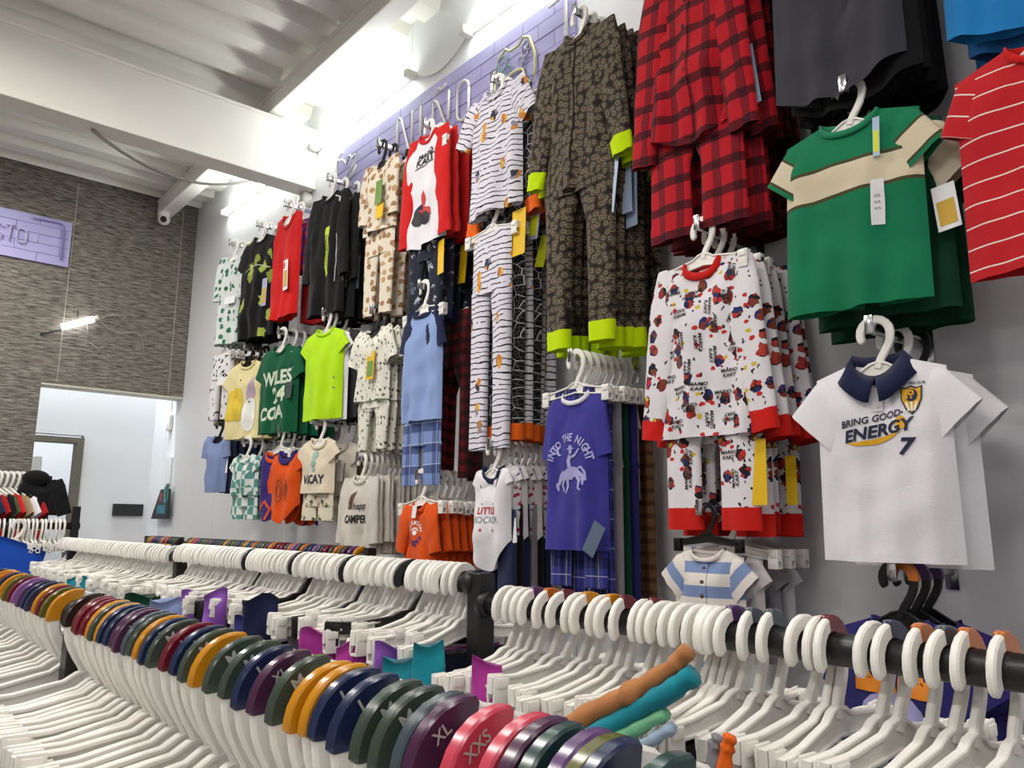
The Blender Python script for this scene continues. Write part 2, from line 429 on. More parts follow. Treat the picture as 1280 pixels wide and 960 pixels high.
def sx(y, z): return (4.07-y, z-1.62)         # wall y, height above eye -> sign local
letters = [[sx(3.365, 1.90), sx(3.365, 2.12), sx(3.345, 2.135), sx(3.33, 2.12), sx(3.255, 1.93), sx(3.24, 1.92), sx(3.225, 1.93), sx(3.225, 2.13)],
           [sx(3.145, 1.92), sx(3.145, 2.12)],
           [sx(3.035, 1.92), sx(3.035, 2.08), sx(3.02, 2.095), sx(3.0, 2.08), sx(2.93, 1.94), sx(2.91, 1.93), sx(2.90, 1.95), sx(2.90, 2.10)],
           [sx(3.02, 2.13), sx(2.99, 2.15), sx(2.96, 2.13), sx(2.93, 2.15)]]
ox, oz = sx(2.785, 1.995)
letters.append(arc(ox, oz+.05, .045, .05, 0, 180)+arc(ox, oz-.05, .045, .05, 180, 360)+[(ox+.045, oz+.05)])
neon([N(p) for p in letters], .0065, 'neon_lettering', M_tubeoff, sg)
gx, gz = sx(2.41, 2.0)
pad = [(-.11, -.13), (-.135, -.10), (-.135, 0), (-.10, .09), (-.06, .11), (-.03, .085), (.03, .085), (.06, .11), (.10, .09), (.135, 0), (.135, -.10), (.11, -.13), (.08, -.10), (.055, -.04), (.02, -.03), (-.02, -.03), (-.055, -.04), (-.08, -.10), (-.11, -.13)]
neon([N([(gx+a, gz+b) for a, b in pad])], .0065, 'neon_gamepad', plain('#d9d6a2', .3), sg)
neon([N(arc(gx-.08, gz+.045, .03, .035, 0, 360)), N(arc(gx-.045, gz-.005, .022, .026, 0, 360))], .005, 'neon_left_stick', plain('#8fb3b8', .3), sg)
neon([N(arc(gx+.08, gz+.045, .03, .035, 0, 360)), N(arc(gx+.045, gz-.005, .022, .026, 0, 360)), N([(gx+.065, gz+.03), (gx+.095, gz+.06)]), N([(gx+.065, gz+.06), (gx+.095, gz+.03)])], .005, 'neon_right_buttons', plain('#b9b6c8', .3), sg)
neon([N([(1.885, .545), (1.94, .55)]+arc(1.96, .525, .025, .025, 90, 0, 6)+[(1.985, .2)])], .007, 'neon_border', M_tubeoff, sg)
neon([N([(.05, .52), (.11, .50), (.15, .46), (.19, .50), (.22, .47), (.26, .49), (.25, .44), (.19, .40), (.16, .36), (.22, .36), (.27, .41)]), N([(.03, .05), (.03, .50), (.06, .545), (.10, .55)])], .007, 'neon_figure', M_tubeoff, sg)
sb = brick_sign('neon_sign', 'lavender brick sign with unlit neon letters on the dark stone wall', (-.55, YB, 3.405), 0, 1.717, .36, .30, .072)
bl = [[(1.392, .165), (1.375, .185), (1.355, .165), (1.36, .14), (1.385, .12), (1.39, .09), (1.37, .07), (1.352, .085)],
      [(1.41, .195), (1.465, .195)], [(1.438, .195), (1.434, .075)],
      arc(1.51, .155, .03, .028, 0, 180)+arc(1.51, .105, .03, .028, 180, 360)+[(1.54, .155)], [(1.30, .19), (1.30, .07)]]
neon([N([(x-.12, z+.04) for x, z in p]) for p in bl], .006, 'neon_lettering', plain('#b4b0cf', .3), sb)
neon([N([(1.45, .325)]+arc(1.62, .295, .04, .035, 90, 0, 6)+[(1.66, .04)])], .006, 'neon_border', plain('#8d86c4', .3), sb)

# corridor: black panel, crooked poster, dark stain strip
mb = MB(); mb.box((1.82, 7.27, 1.545), (2.06, 7.298, 1.645), .003); tag(mb.build('wall_panel_board', M_dark, None, False), 'small black board fixed to the white wall beyond the opening', 'board')
t = thing('poster_rack', 'tilted dark pouch with teal and green leaflets by the white wall', 'rack', (W-.05, 6.75, 1.52))
mb = MB(); mb.add([(0, .26, 0), (0, -.16, 0), (0, -.14, .24), (0, .06, .24), (.02, .26, 0), (.02, -.16, 0), (.02, -.14, .24), (.02, .06, .24)],
                  [(0, 1, 2, 3), (7, 6, 5, 4), (0, 4, 5, 1), (1, 5, 6, 2), (2, 6, 7, 3), (3, 7, 4, 0)]); mb.build('pouch', M_dark, t, False)
for a, b, c, d, h in ((-.12, .10, .04, .11, '#2f6e80'), (-.02, .05, .14, .21, '#7c3a36'), (-.12, -.05, .13, .26, '#3a86a0'), (-.15, -.10, .15, .28, '#3f7a52')):
    mb = MB(); mb.box((-.006, a, c), (0, b, d)); mb.build('leaflet', plain(h), t, False)
mb = MB(); mb.box((2.085, 6.72, 1.80), (2.0985, 6.86, 2.02)); tag(mb.build('wall_notice', plain('#d4d6d8'), None, False), 'pale paper notice taped on the wall above the leaflet pouch', 'notice')

# ------------------------------------------------------------------ text and flat prints
TXT = {}
def text_geo(s, shear=0.0, bold=0.0):
    k = (s, shear, bold)
    if k in TXT: return TXT[k]
    c = bpy.data.curves.new('lettering', 'FONT'); c.body = s; c.size = 1.0; c.shear = shear; c.offset = bold
    c.align_x = 'CENTER'; c.align_y = 'CENTER'; c.resolution_u = 3
    o = bpy.data.objects.new('lettering', c); me = bpy.data.meshes.new_from_object(o)
    b = bmesh.new(); b.from_mesh(me); bmesh.ops.triangulate(b, faces=b.faces[:])
    b.verts.index_update(); V = [tuple(v.co[:2]) for v in b.verts]; F = [tuple(v.index for v in f.verts) for f in b.faces]; b.free()
    bpy.data.objects.remove(o); bpy.data.curves.remove(c); bpy.data.meshes.remove(me)
    TXT[k] = (V, F); return V, F
def place2(V, x, z, sc, rot=0.0, sx=1.0):
    c, s = math.cos(rot), math.sin(rot)
    return [(x+sc*(a*sx*c-b*s), z+sc*(a*sx*s+b*c)) for a, b in V]
class Print:
    """flat print pieces laid on a cloth front given by fy(x, z)"""
    def __init__(s, fy, lift=.002): s.mb = MB(); s.fy = fy; s.lift = lift*.5+.0004
    def text(s, txt, x, z, h, rot=0.0, sx=1.0, shear=0.0, bold=0.02):
        V, F = text_geo(txt, shear, bold); P = place2(V, x, z, h*1.4, rot, sx)
        s.mb.add([(a, 0, b) for a, b in P], F); return s
    def arc_text(s, txt, x, z, r, a0, a1, h, sx=1.0, flip=False, bold=.02):
        n = len(txt)
        for i, ch in enumerate(txt):
            a = math.radians(a0+(a1-a0)*i/max(1, n-1))
            if ch != ' ': s.text(ch, x+r*math.cos(a), z+r*math.sin(a), h, a-PI/2+(PI if flip else 0), sx, 0, bold)
        return s
    def poly(s, pts):
        n = len(pts); cxx = sum(p[0] for p in pts)/n; czz = sum(p[1] for p in pts)/n
        P = [(cxx, czz)]+[(cxx+(a-cxx)*k, czz+(b-czz)*k) for k in (.25, .5, .75, 1.0) for a, b in pts]
        F = [(0, 1+i, 1+(i+1) % n) for i in range(n)]+[(1+m*n+i, 1+(m+1)*n+i, 1+(m+1)*n+(i+1) % n, 1+m*n+(i+1) % n) for m in range(3) for i in range(n)]
        s.mb.add([(a, 0, b) for a, b in P], F); return s
    def ell(s, x, z, rx, rz, rot=0.0, n=14, a0=0, a1=360):
        p = [(rx*math.cos(math.radians(a0+(a1-a0)*i/n)), rz*math.sin(math.radians(a0+(a1-a0)*i/n))) for i in range(n if a1-a0 == 360 else n+1)]
        return s.poly(place2(p, x, z, 1.0, rot))
    def band(s, pts, wd):
        if len(pts) < 6: pts = [(a[0]+(b[0]-a[0])*k/6, a[1]+(b[1]-a[1])*k/6) for a, b in zip(pts, pts[1:]) for k in range(6)]+[pts[-1]]
        q = []
        for i, (a, b) in enumerate(pts):
            c = pts[max(i-1, 0)]; d = pts[min(i+1, len(pts)-1)]
            tx, tz = d[0]-c[0], d[1]-c[1]; l = math.hypot(tx, tz) or 1; ww = wd(i/(len(pts)-1)) if callable(wd) else wd
            q += [(a-tz/l*ww, b+tx/l*ww), (a+tz/l*ww, b-tx/l*ww)]
        s.mb.add([(a, 0, b) for a, b in q], [(2*i, 2*i+2, 2*i+3, 2*i+1) for i in range(len(pts)-1)]); return s
    def build(s, mat, parent, name='print'):
        b = bmesh.new(); vs = [b.verts.new(p) for p in s.mb.v]
        for q in s.mb.f:
            try: b.faces.new([vs[i] for i in q])
            except ValueError: pass
        bmesh.ops.triangulate(b, faces=b.faces[:])
        for _ in range(5):
            lg = [e for e in b.edges if e.calc_length() > .008]
            if not lg: break
            bmesh.ops.subdivide_edges(b, edges=lg, cuts=1); bmesh.ops.triangulate(b, faces=[f for f in b.faces if len(f.verts) > 3])
        for v in b.verts: v.co.y = s.fy(v.co.x, v.co.z)-s.lift
        out = MB(); out.bm(b)
        return out.build(name, mat, parent)

# ------------------------------------------------------------------ hangers
RI = .0235; RC = .0335
def sweep2(mb, pts, wd, th, y0=0.0, bev=.35, rnd_ends=True):
    """pts in the hanger plane (x, z); rounded bar of width wd(i) and thickness th along y"""
    n = len(pts); P = []; k = 8
    for i, (a, b) in enumerate(pts):
        c = pts[max(i-1, 0)]; d = pts[min(i+1, n-1)]; tx, tz = d[0]-c[0], d[1]-c[1]; l = math.hypot(tx, tz)
        nx, nz = tz/l, -tx/l; w2 = (wd(i) if callable(wd) else wd)/2; t2 = (th(i) if callable(th) else th)/2; c2 = min(w2, t2)*bev*1.3
        for u, v in ((w2, -t2+c2), (w2, t2-c2), (w2-c2, t2), (-w2+c2, t2), (-w2, t2-c2), (-w2, -t2+c2), (-w2+c2, -t2), (w2-c2, -t2)):
            P.append((a+nx*u, y0+v, b+nz*u))
    F = [(j*k+i, (j+1)*k+i, (j+1)*k+(i+1) % k, j*k+(i+1) % k) for j in range(n-1) for i in range(k)]
    F += [tuple(range(k)), tuple(range((n-1)*k, n*k))[::-1]]
    mb.add(P, F)
def A(deg, r=RC): return (r*math.cos(math.radians(deg)), -.003+r*math.sin(math.radians(deg)))
def make_hanger_mesh(name, arm, drop, mat, thin=1.0, arms=True, flare=True):
    mb = MB()
    degs = [-34, -33, -30, -25, -15, 0, 20, 40, 60, 80, 100, 120, 140, 160, 178, 190]
    pts = [A(d) for d in degs]
    tail = [(-.0315, -.022), (-.026, -.036), (-.018, -.05), (-.010, -.062), (-.004, -.074), (0, -.086)]
    pts += tail; n = len(pts)
    def wd(i):
        if i < 4: return (.006, .012, .0155, .0182)[i]*thin
        return (.019 if i < 16 else .0175)*thin
    def th(i):
        if i < 3: return (.005, .008, .0095)[i]
        return .0105
    sweep2(mb, pts, wd, th)
    # shoulders: two rims and a thin web
    za = -.078; ze = za-drop
    top = [(0.0, za+.006), (.018, za+.002), (.034, za-.008), (.055, za-.006-drop*.25), (.10, za-.006-drop*.62), (arm, ze)]
    for s in (-1, 1):
        sweep2(mb, [(s*a, b) for a, b in top], .006, .0115)
        bot = [(0.0, za-.028), (.05, za-.030-drop*.2), (.10, za-.028-drop*.55), (arm, ze-.020)]
        sweep2(mb, [(s*a, b) for a, b in bot], .005, .0105)
        sweep2(mb, [(s*arm, ze+.003), (s*arm, ze-.023)], .006, .0115)
        V = [(s*a, 0, b) for a, b in top]+[(s*a, 0, b) for a, b in (bot[0], bot[1], bot[1], bot[2], bot[2], bot[3])]
        F = [(i, i+1, i+7, i+6) for i in range(5)]
        mb.add([(a, .0018, b) for a, _, b in V]+[(a, -.0018, b) for a, _, b in V], F+[tuple(i+12 for i in q[::-1]) for q in F])
    me = mb.mesh(name, mat); return sharp(me, 40)
def make_clip_mesh(mat):
    mb = MB()
    for s in (-1, 1):
        mb.box((-.015, s*.009-.0025, -.034), (.015, s*.009+.0025, .014), .0018)
        mb.box((-.011, s*.0125-.002, -.006), (.011, s*.0125+.002, .010), .0015)
    mb.box((-.0125, -.008, -.010), (.0125, .008, .004), .002)
    mb.box((-.015, -.0115, -.036), (.015, .0115, -.030), .0015)
    return sharp(mb.mesh('clip', mat), 40)
def make_cap_mesh():
    mb = MB(); degs = [78, 80, 88, 100, 115, 130, 145, 160, 172, 182, 184]
    sweep2(mb, [A(d, .0345) for d in degs], lambda i: .0225 if 0 < i < 10 else .019, .0118, bev=.22)
    return sharp(mb.mesh('size_cap', plain('#333333')), 40)
HM = {}
for kind, mt in (('white', M_hang), ('black', M_blackpl)):
    HM[kind, 'clip'] = make_hanger_mesh('body', .150, .022, mt)
    HM[kind, 'shirt'] = make_hanger_mesh('body', .092, .056, mt)
    HM[kind, 'jaw'] = make_clip_mesh(mt)
    HM[kind, 'clip_long'] = make_hanger_mesh('body', .175, .030, mt); HM[kind, 'clip_short'] = make_hanger_mesh('body', .128, .014, mt)
CAPM = make_cap_mesh()
CAPC = {'mustard': '#c98716', 'navy': '#1d2a4d', 'green': '#3d4a40', 'purple': '#4a2745', 'maroon': '#6d1526', 'olive': '#5a5a28', 'slate': '#45525a', 'pink': '#c8465a', 'mauve': '#8a5a96', 'brown': '#2e211d', 'orange': '#c46a1c', 'plum': '#5b3a6d', 'teal': '#23403f'}
CAPMAT = {k: plain(v, .22, spec=.6, var=.05) for k, v in CAPC.items()}
SIZES = {'green': 'M', 'maroon': 'XS', 'purple': 'XL', 'navy': 'L', 'pink': 'XXS', 'slate': 'M'}
LETM = plain('#b9bab4', .5)
LETC = {}
def letter_mesh(s):
    if s in LETC: return LETC[s]
    mb = MB(); V, F = text_geo(s, 0, .015)
    P = place2(V, A(128, .0345)[0], A(128, .0345)[1], .0155 if len(s) == 1 else .0115, math.radians(32))
    mb.add([(a, -.0067, b) for a, b in P], F); LETC[s] = mb.mesh('size_letter', LETM, False); return LETC[s]
hanger_count = 0
def hanger(loc, rotz, label, group, color='white', style='clip', cap=None, letter=False, roll=0.0, sc=1.0):
    t = thing('clothes_hanger', label, 'hanger', loc, rotz, group); t.rotation_euler = (0, roll, rotz)
    if sc != 1.0: t.scale = (sc, sc, sc)
    ob('body', HM[color, style], t)
    if style.startswith('clip'):
        cxx, czz = {'clip': (.136, -.108), 'clip_long': (.160, -.116), 'clip_short': (.114, -.100)}[style]
        for s in (-1, 1): ob('clip', HM[color, 'jaw'], t, (s*cxx, 0, czz))
    if cap:
        c = ob('size_cap', CAPM, t); c.material_slots[0].link = 'OBJECT'; c.material_slots[0].material = CAPMAT[cap]
        if letter and cap in SIZES: ob('size_letter', letter_mesh(SIZES[cap]), c)
    return t

# ------------------------------------------------------------------ floor racks
def rack(name, label, x, y0, y1, z, posts, rails):
    """rack along the shop: posts (y, top), rails (y0, y1, z)"""
    t = thing(name, label, 'rack', (x, y0, 0))
    for py, top in posts:
        mb = MB(); mb.box((-.02, py-y0-.02, .04), (.02, py-y0+.02, top), .003); p = mb.build('post', M_black, t, False)
        mb = MB(); mb.box((-.25, py-y0-.02, 0), (.25, py-y0+.02, .04), .004); mb.build('foot', M_black, p, False)
    for a, b, zz in rails:
        mb = MB(); mb.tube([(0, a-y0, zz), (0, b-y0, zz)], .0205, 18); mb.build('rail', M_black, t)
        for e in (a, b):
            mb = MB(); mb.tube([(0, e-y0-.012, zz), (0, e-y0+.012, zz)], .026, 18); mb.build('collar', M_black, t)
    return t
XR1, ZR1 = .335, 1.346
XR2, ZR2 = 1.0, 1.346
ZR3 = 1.383
R1 = rack('garment_rack', 'nearest black rail crowded with hangers with coloured size caps', XR1, .2, 4.0, ZR1, [(1.47, 1.33), (3.6, 1.36)], [(-.45, 1.45, ZR1), (1.49, 3.6, ZR1)])
R2 = rack('garment_rack', 'black square-post rack of white hangers in front of the clothes wall', XR2, -.3, 5.0, ZR2, [(1.255, 1.405), (3.02, 1.39), (4.72, 1.36)], [(-.5, 1.235, ZR2), (1.275, 3.0, ZR3), (3.04, 4.90, ZR3-.01)])
R4 = rack('garment_rack', 'low dark rail of small hangers along the foot of the clothes wall', 1.72, 2.9, 5.9, 1.36, [(2.9, 1.40), (5.9, 1.40)], [(2.92, 5.88, 1.36)])

# ------------------------------------------------------------------ hangers on the rails
def jit(a): return (rnd.random()*2-1)*a
# nearest rail: (distance along the rail, cap colour)
near_caps = [(0.262, 'teal'), (0.296, 'navy'), (0.305, 'olive'), (0.319, 'plum'), (0.338, 'teal'), (0.354, 'purple'), (0.367, 'pink'), (0.398, 'pink'), (0.433, 'purple'), (0.447, 'slate'), (0.473, 'green'), (0.5, 'green'), (0.531, 'navy'), (0.561, 'navy'), (0.583, 'mustard'), (0.6, 'mustard'), (0.639, 'green'), (0.675, 'purple'), (0.709, 'navy'), (0.745, 'green'), (0.784, 'green'), (0.82, 'mustard'), (0.856, 'green'), (0.887, 'navy'), (0.92, 'maroon'), (0.958, 'green'), (0.983, 'navy'), (1.01, 'mustard'), (1.041, 'green'), (1.067, 'slate'), (1.095, 'purple'), (1.119, 'purple'), (1.145, 'navy'), (1.172, 'navy'), (1.195, 'mustard'), (1.22, 'green'), (1.245, 'mustard'), (1.271, 'maroon'), (1.298, 'maroon'), (1.327, 'maroon'), (1.386, 'brown'), (1.496, 'mustard'), (1.544, 'olive'), (1.589, 'maroon'), (1.629, 'mustard'), (1.678, 'navy'), (1.722, 'navy'), (1.768, 'plum'), (1.824, 'mauve'), (1.875, 'maroon'), (1.929, 'olive'), (1.985, 'mustard'), (2.045, 'navy'), (2.097, 'orange'), (2.151, 'mustard'), (2.209, 'navy')]
for i, (yy, c) in enumerate(near_caps):
    seg = 'nearest rail, right of the gap' if yy < 1.47 else 'nearest rail, left of the gap'
    hanger((XR1+jit(.002), yy, ZR1), jit(.06), 'white hanger with %s size cap, %s from the right end on the nearest rail' % (c, nth(i+1)), 'hangers on the nearest rail', cap=c, letter=yy < 1.2, roll=jit(.05))
# right-hand rail
far_caps = [(1.169, None), (1.141, None), (1.117, None), (1.095, 'plum'), (1.056, 'orange'), (1.02, 'maroon'), (0.982, None), (0.961, 'mustard'), (0.925, None), (0.905, 'mustard'), (0.879, 'maroon'), (0.836, None), (0.819, 'maroon'), (0.797, None), (0.777, None), (0.755, None), (0.732, None), (0.716, None), (0.705, None), (0.692, None), (0.675, 'plum'), (0.644, 'slate'), (0.614, 'slate'), (0.566, None), (0.544, None), (0.53, 'maroon'), (0.474, None), (0.453, 'navy'), (0.417, 'orange'), (0.39, 'slate'), (0.367, 'orange'), (0.331, 'orange')]
for i, (yy, c) in enumerate(far_caps):
    hanger((XR2+jit(.002), yy, ZR2), PI+jit(.14), 'white hanger, %s from the square black post on the right-hand rail' % nth(i+1), 'hangers on the right-hand rail', cap=c, style=rnd.choice(('clip', 'clip', 'clip_long')), roll=jit(.07))
yy = 1.315; i = 0
mid = []; BLK = (9, 20, 31, 44)
while yy < 2.97:
    i += 1; mid.append(yy)
    hanger((XR2+jit(.002), yy, ZR3), PI+(-.45 if i % 6 == 3 else jit(.22)), '%s hanger, %s from the square black post on the middle rail' % ('black' if i in BLK else 'white', nth(i)), 'hangers on the middle rail', color='black' if i in BLK else 'white', style=rnd.choice(('clip', 'clip_long', 'clip_short')), roll=jit(.09))
    yy += rnd.choice((.019, .022, .025, .031))
yy = 3.08; i = 0
while yy < 4.9:
    i += 1
    hanger((XR2+jit(.002), yy, ZR3-.01), PI+jit(.2), 'white hanger, %s beyond the second black post on the middle rack' % nth(i), 'hangers on the far part of the middle rack', cap={2: 'navy', 4: 'mustard'}.get(i), style=rnd.choice(('clip', 'clip_long', 'clip_short')), roll=jit(.06))
    yy += rnd.choice((.038, .044, .052))
cc = list(CAPMAT); sm = MB(); scap = {}
yy = 2.96
while yy < 5.8:
    if not 5.02 < yy < 5.16:
        sweep2(sm, [(A(d)[0], A(d)[1]) for d in (-20, 20, 60, 100, 140, 185)]+[(-.02, -.04), (0, -.07), (-.06, -.095), (-.12, -.12)], .016, .008, yy)
        sweep2(sm, [(0, -.07), (.06, -.095), (.12, -.12)], .014, .008, yy)
        sweep2(scap.setdefault(rnd.choice(cc), MB()), [A(d, .036) for d in (75, 100, 125, 150, 180)], .024, .011, yy)
    yy += rnd.choice((.034, .04, .05))
t = thing('row_of_hangers', 'long row of tiny white hangers with coloured caps on the low wall rail', 'hangers', (1.72, 0, 1.36)); t['kind'] = 'stuff'
sm.build('hanger_bodies', M_hang, t)['kind'] = 'stuff'
for k, q in scap.items(): q.build('size_caps', CAPMAT[k], t)['kind'] = 'stuff'
# far left rack running across the shop
t = thing('garment_rack', 'tall black-post rack of white hangers near the stone wall', 'rack', (.35, 5.3, 0))
for px in (0.0, .775):
    mb = MB(); mb.box((px-.02, -.02, .04), (px+.02, .02, 1.585), .003); p = mb.build('post', M_black, t, False)
    mb = MB(); mb.box((px-.02, -.25, 0), (px+.02, .25, .04), .004); mb.build('foot', M_black, p, False)
mb = MB(); mb.tube([(0, 0, 1.47), (.8, 0, 1.47)], .0205, 14); mb.build('rail', M_black, t)
for i in range(15):
    hanger((1.065-.023*i-jit(.004), 5.3, 1.47), PI/2+jit(.1), 'white hanger, %s from the black post on the far left rack' % nth(i+1), 'hangers on the far left rack', roll=jit(.06))

# ------------------------------------------------------------------ garments
class Shirt:
    """half width hw, length L, neck half-width nh; sleeve None / 's' / 'l'"""
    def __init__(s, hw=.17, L=.46, nh=.062, nd=.05, slope=.36, D=.03, A=.0075, seed=1, rise=0.0, flare=.04, sleeve='s', Ls=None, ang=None, h0=None, h1=None, dsl=.016, taper=0.0, nu=25, nv=20):
        s.__dict__.update({k: v for k, v in locals().items() if k != 's'})
        if sleeve == 's': s.Ls = Ls or .13; s.ang = 52 if ang is None else ang; s.h0 = h0 or .070; s.h1 = h1 or .062
        if sleeve == 'l': s.Ls = Ls or L*.88; s.ang = 84 if ang is None else ang; s.h0 = h0 or .058; s.h1 = h1 or .036
    def half(s, v): return s.hw*(1+s.flare*(1-v))*(1-s.taper*max(0, 1-v)**2)
    def top(s, x, front):
        ax = abs(x)
        if ax < s.nh: return -(s.nd if front else .012)*math.sqrt(max(0, 1-(ax/s.nh)**2))
        return -(ax-s.nh)*s.slope
    def bot(s, u): return -s.L+s.rise*abs(u)**1.7
    def dep(s, u, v, x, z, front):
        e = max(0.0, 1-abs(u)**3)**.6
        tp = min(1.0, ((1-v)/.22))**.6 if abs(x) > s.nh else max(.45, min(1.0, (1-v)/.22)**.6)
        d = s.D*e*tp*(1 if front else .55)
        k = s.seed*1.7
        A_ = s.A*1.35; f = A_*(.25+.85*(1-v))*(math.sin(x*38+k+z*3)+.6*math.sin(x*71+2.1*k-z*5)+.5*math.sin(x*17-z*9+k*.6))
        n = A_*1.5*(noise.noise((x*9+k, z*7, k*.37))+.6*noise.noise((x*19, z*15+k, k)))
        return d+(f+n)*min(1, e*1.2)*min(1, tp)
    def fy(s, x, z):
        if not hasattr(s, 'bvh'):
            m = s.body(); s.bvh = BVHTree.FromPolygons([Vector(q) for q in m.v], m.f)
        h = s.bvh.ray_cast(Vector((x, -1, z)), Vector((0, 1, 0)))
        return h[0].y if h[0] else 0.0
    def body(s):
        mb = MB()
        for front in (True, False):
            P = []; UV = []
            for j in range(s.nv):
                v = j/(s.nv-1); v = v**.9
                for i in range(s.nu):
                    u = -1+2*i/(s.nu-1); u = math.copysign(abs(u)**.9, u)
                    x = u*s.half(v); xt = u*s.hw; zb = s.bot(u)
                    z = zb+(s.top(xt, front)-zb)*v
                    d = s.dep(u, v, x, z, front)
                    P.append((x, -d if front else d, z)); UV.append((x, z))
            mb.grid(P, s.nu, s.nv, UV, flip=not front)
        # turned hem inside the lower edge
        P = []; UV = []
        for dz in (0.0, .02):
            for k in range(2*s.nu-2):
                i = k if k < s.nu else 2*s.nu-2-k; front = k < s.nu
                u = -1+2*i/(s.nu-1); u = math.copysign(abs(u)**.9, u); x = u*s.half(0); z = s.bot(u)+dz
                d = s.dep(u, 0, x, s.bot(u), front)-(.002 if dz else 0)
                P.append((x*(1-.01*(dz > 0)), -d if front else d, z)); UV.append((x, z))
        mb.grid(P, 2*s.nu-2, 2, UV, close=True, flip=True)
        return mb
    def sleeve_frame(s, sg):
        a = math.radians(s.ang); zt = s.top(s.hw, True)
        d = (math.cos(a)*sg, -math.sin(a)); p = (math.sin(a)*sg, math.cos(a))
        off = .60 if s.sleeve == 'l' else 1.04
        c = (sg*s.hw*.985-p[0]*s.h0*off-d[0]*.02, zt-p[1]*s.h0*off-d[1]*.02)
        return d, p, c
    def sleeve_tube(s, sg, t0, t1, grow=0.0, n=10, k=18, yo=None):
        d, p, c = s.sleeve_frame(sg); mb = MB(); P = []; UV = []
        yo = (-.012 if s.sleeve == 'l' else -.004) if yo is None else yo
        for j in range(n):
            t = t0+(t1-t0)*j/(n-1); l = t*s.Ls
            h = s.h0+(s.h1-s.h0)*min(1, t)+grow
            yc = yo*min(1, t*3)
            for i in range(k):
                a = 2*PI*i/k; q = math.cos(a); r = math.sin(a)
                w_ = math.copysign(abs(q)**.85, q)*h*(1-(.22 if q > 0 else 0)*max(0, 1-t*5))
                f = s.A*.5*(math.sin(t*17+s.seed+3*q)+math.sin(t*31+s.seed*2.2-5*q))*min(1, t*2) if s.sleeve == 'l' else s.A*.35*math.sin(9*q+s.seed*2+t*4)*t
                y_ = r*(s.dsl*(.55+.45*min(1, t*4))+grow)+f*abs(r)
                P.append((c[0]+d[0]*l+p[0]*w_, yc+y_, c[1]+d[1]*l+p[1]*w_)); UV.append((w_*sg+.7*sg, -l))
        mb.grid(P, k, n, UV, close=True, flip=sg > 0)
        return mb
    def neckband(s, r=.009, flat=.45):
        mb = MB(); path = []
        n = 28
        for i in range(n+1):
            th = 2*PI*i/n; x = s.nh*math.cos(th); fr = math.sin(th) < 0
            z = s.top(x*.999, fr)
            v = (z+s.L)/(s.top(x, fr)+s.L)
            y_ = (-s.dep(x/s.hw, .985, x, z, True) if fr else s.dep(x/s.hw, .985, x, z, False))
            y_ *= min(1.0, abs(math.sin(th))*1.8)
            path.append(Vector((x, y_*1.08-(.0015 if fr else -.001), z)))
        mb.sweep(path, lambda i: [(r*math.cos(2*PI*j/8)*flat, r*math.sin(2*PI*j/8)) for j in range(8)], cap=False)
        return mb
    def make(s, name, label, cat, mat, loc, rotz=-PI/2, group=None, sl_mat=None, neck=None, cuff=None, cuff_len=.10, cuffs='cuff', roll=0.0, nr=.009, rig=True):
        t = thing(name, label, cat, loc, rotz, group); t.rotation_euler = (0, roll, rotz)
        s.body().build('shirt_body', mat, t)
        if s.sleeve:
            for sg in (-1, 1):
                e = 1.0-(cuff_len if cuff else 0)
                s.sleeve_tube(sg, 0, e).build('sleeve', sl_mat or mat, t)
                if cuff: s.sleeve_tube(sg, e-.01, 1.0, .001, 4).build(cuffs, cuff, t)
        if neck: s.neckband(nr).build('neckband', neck, t)
        return t
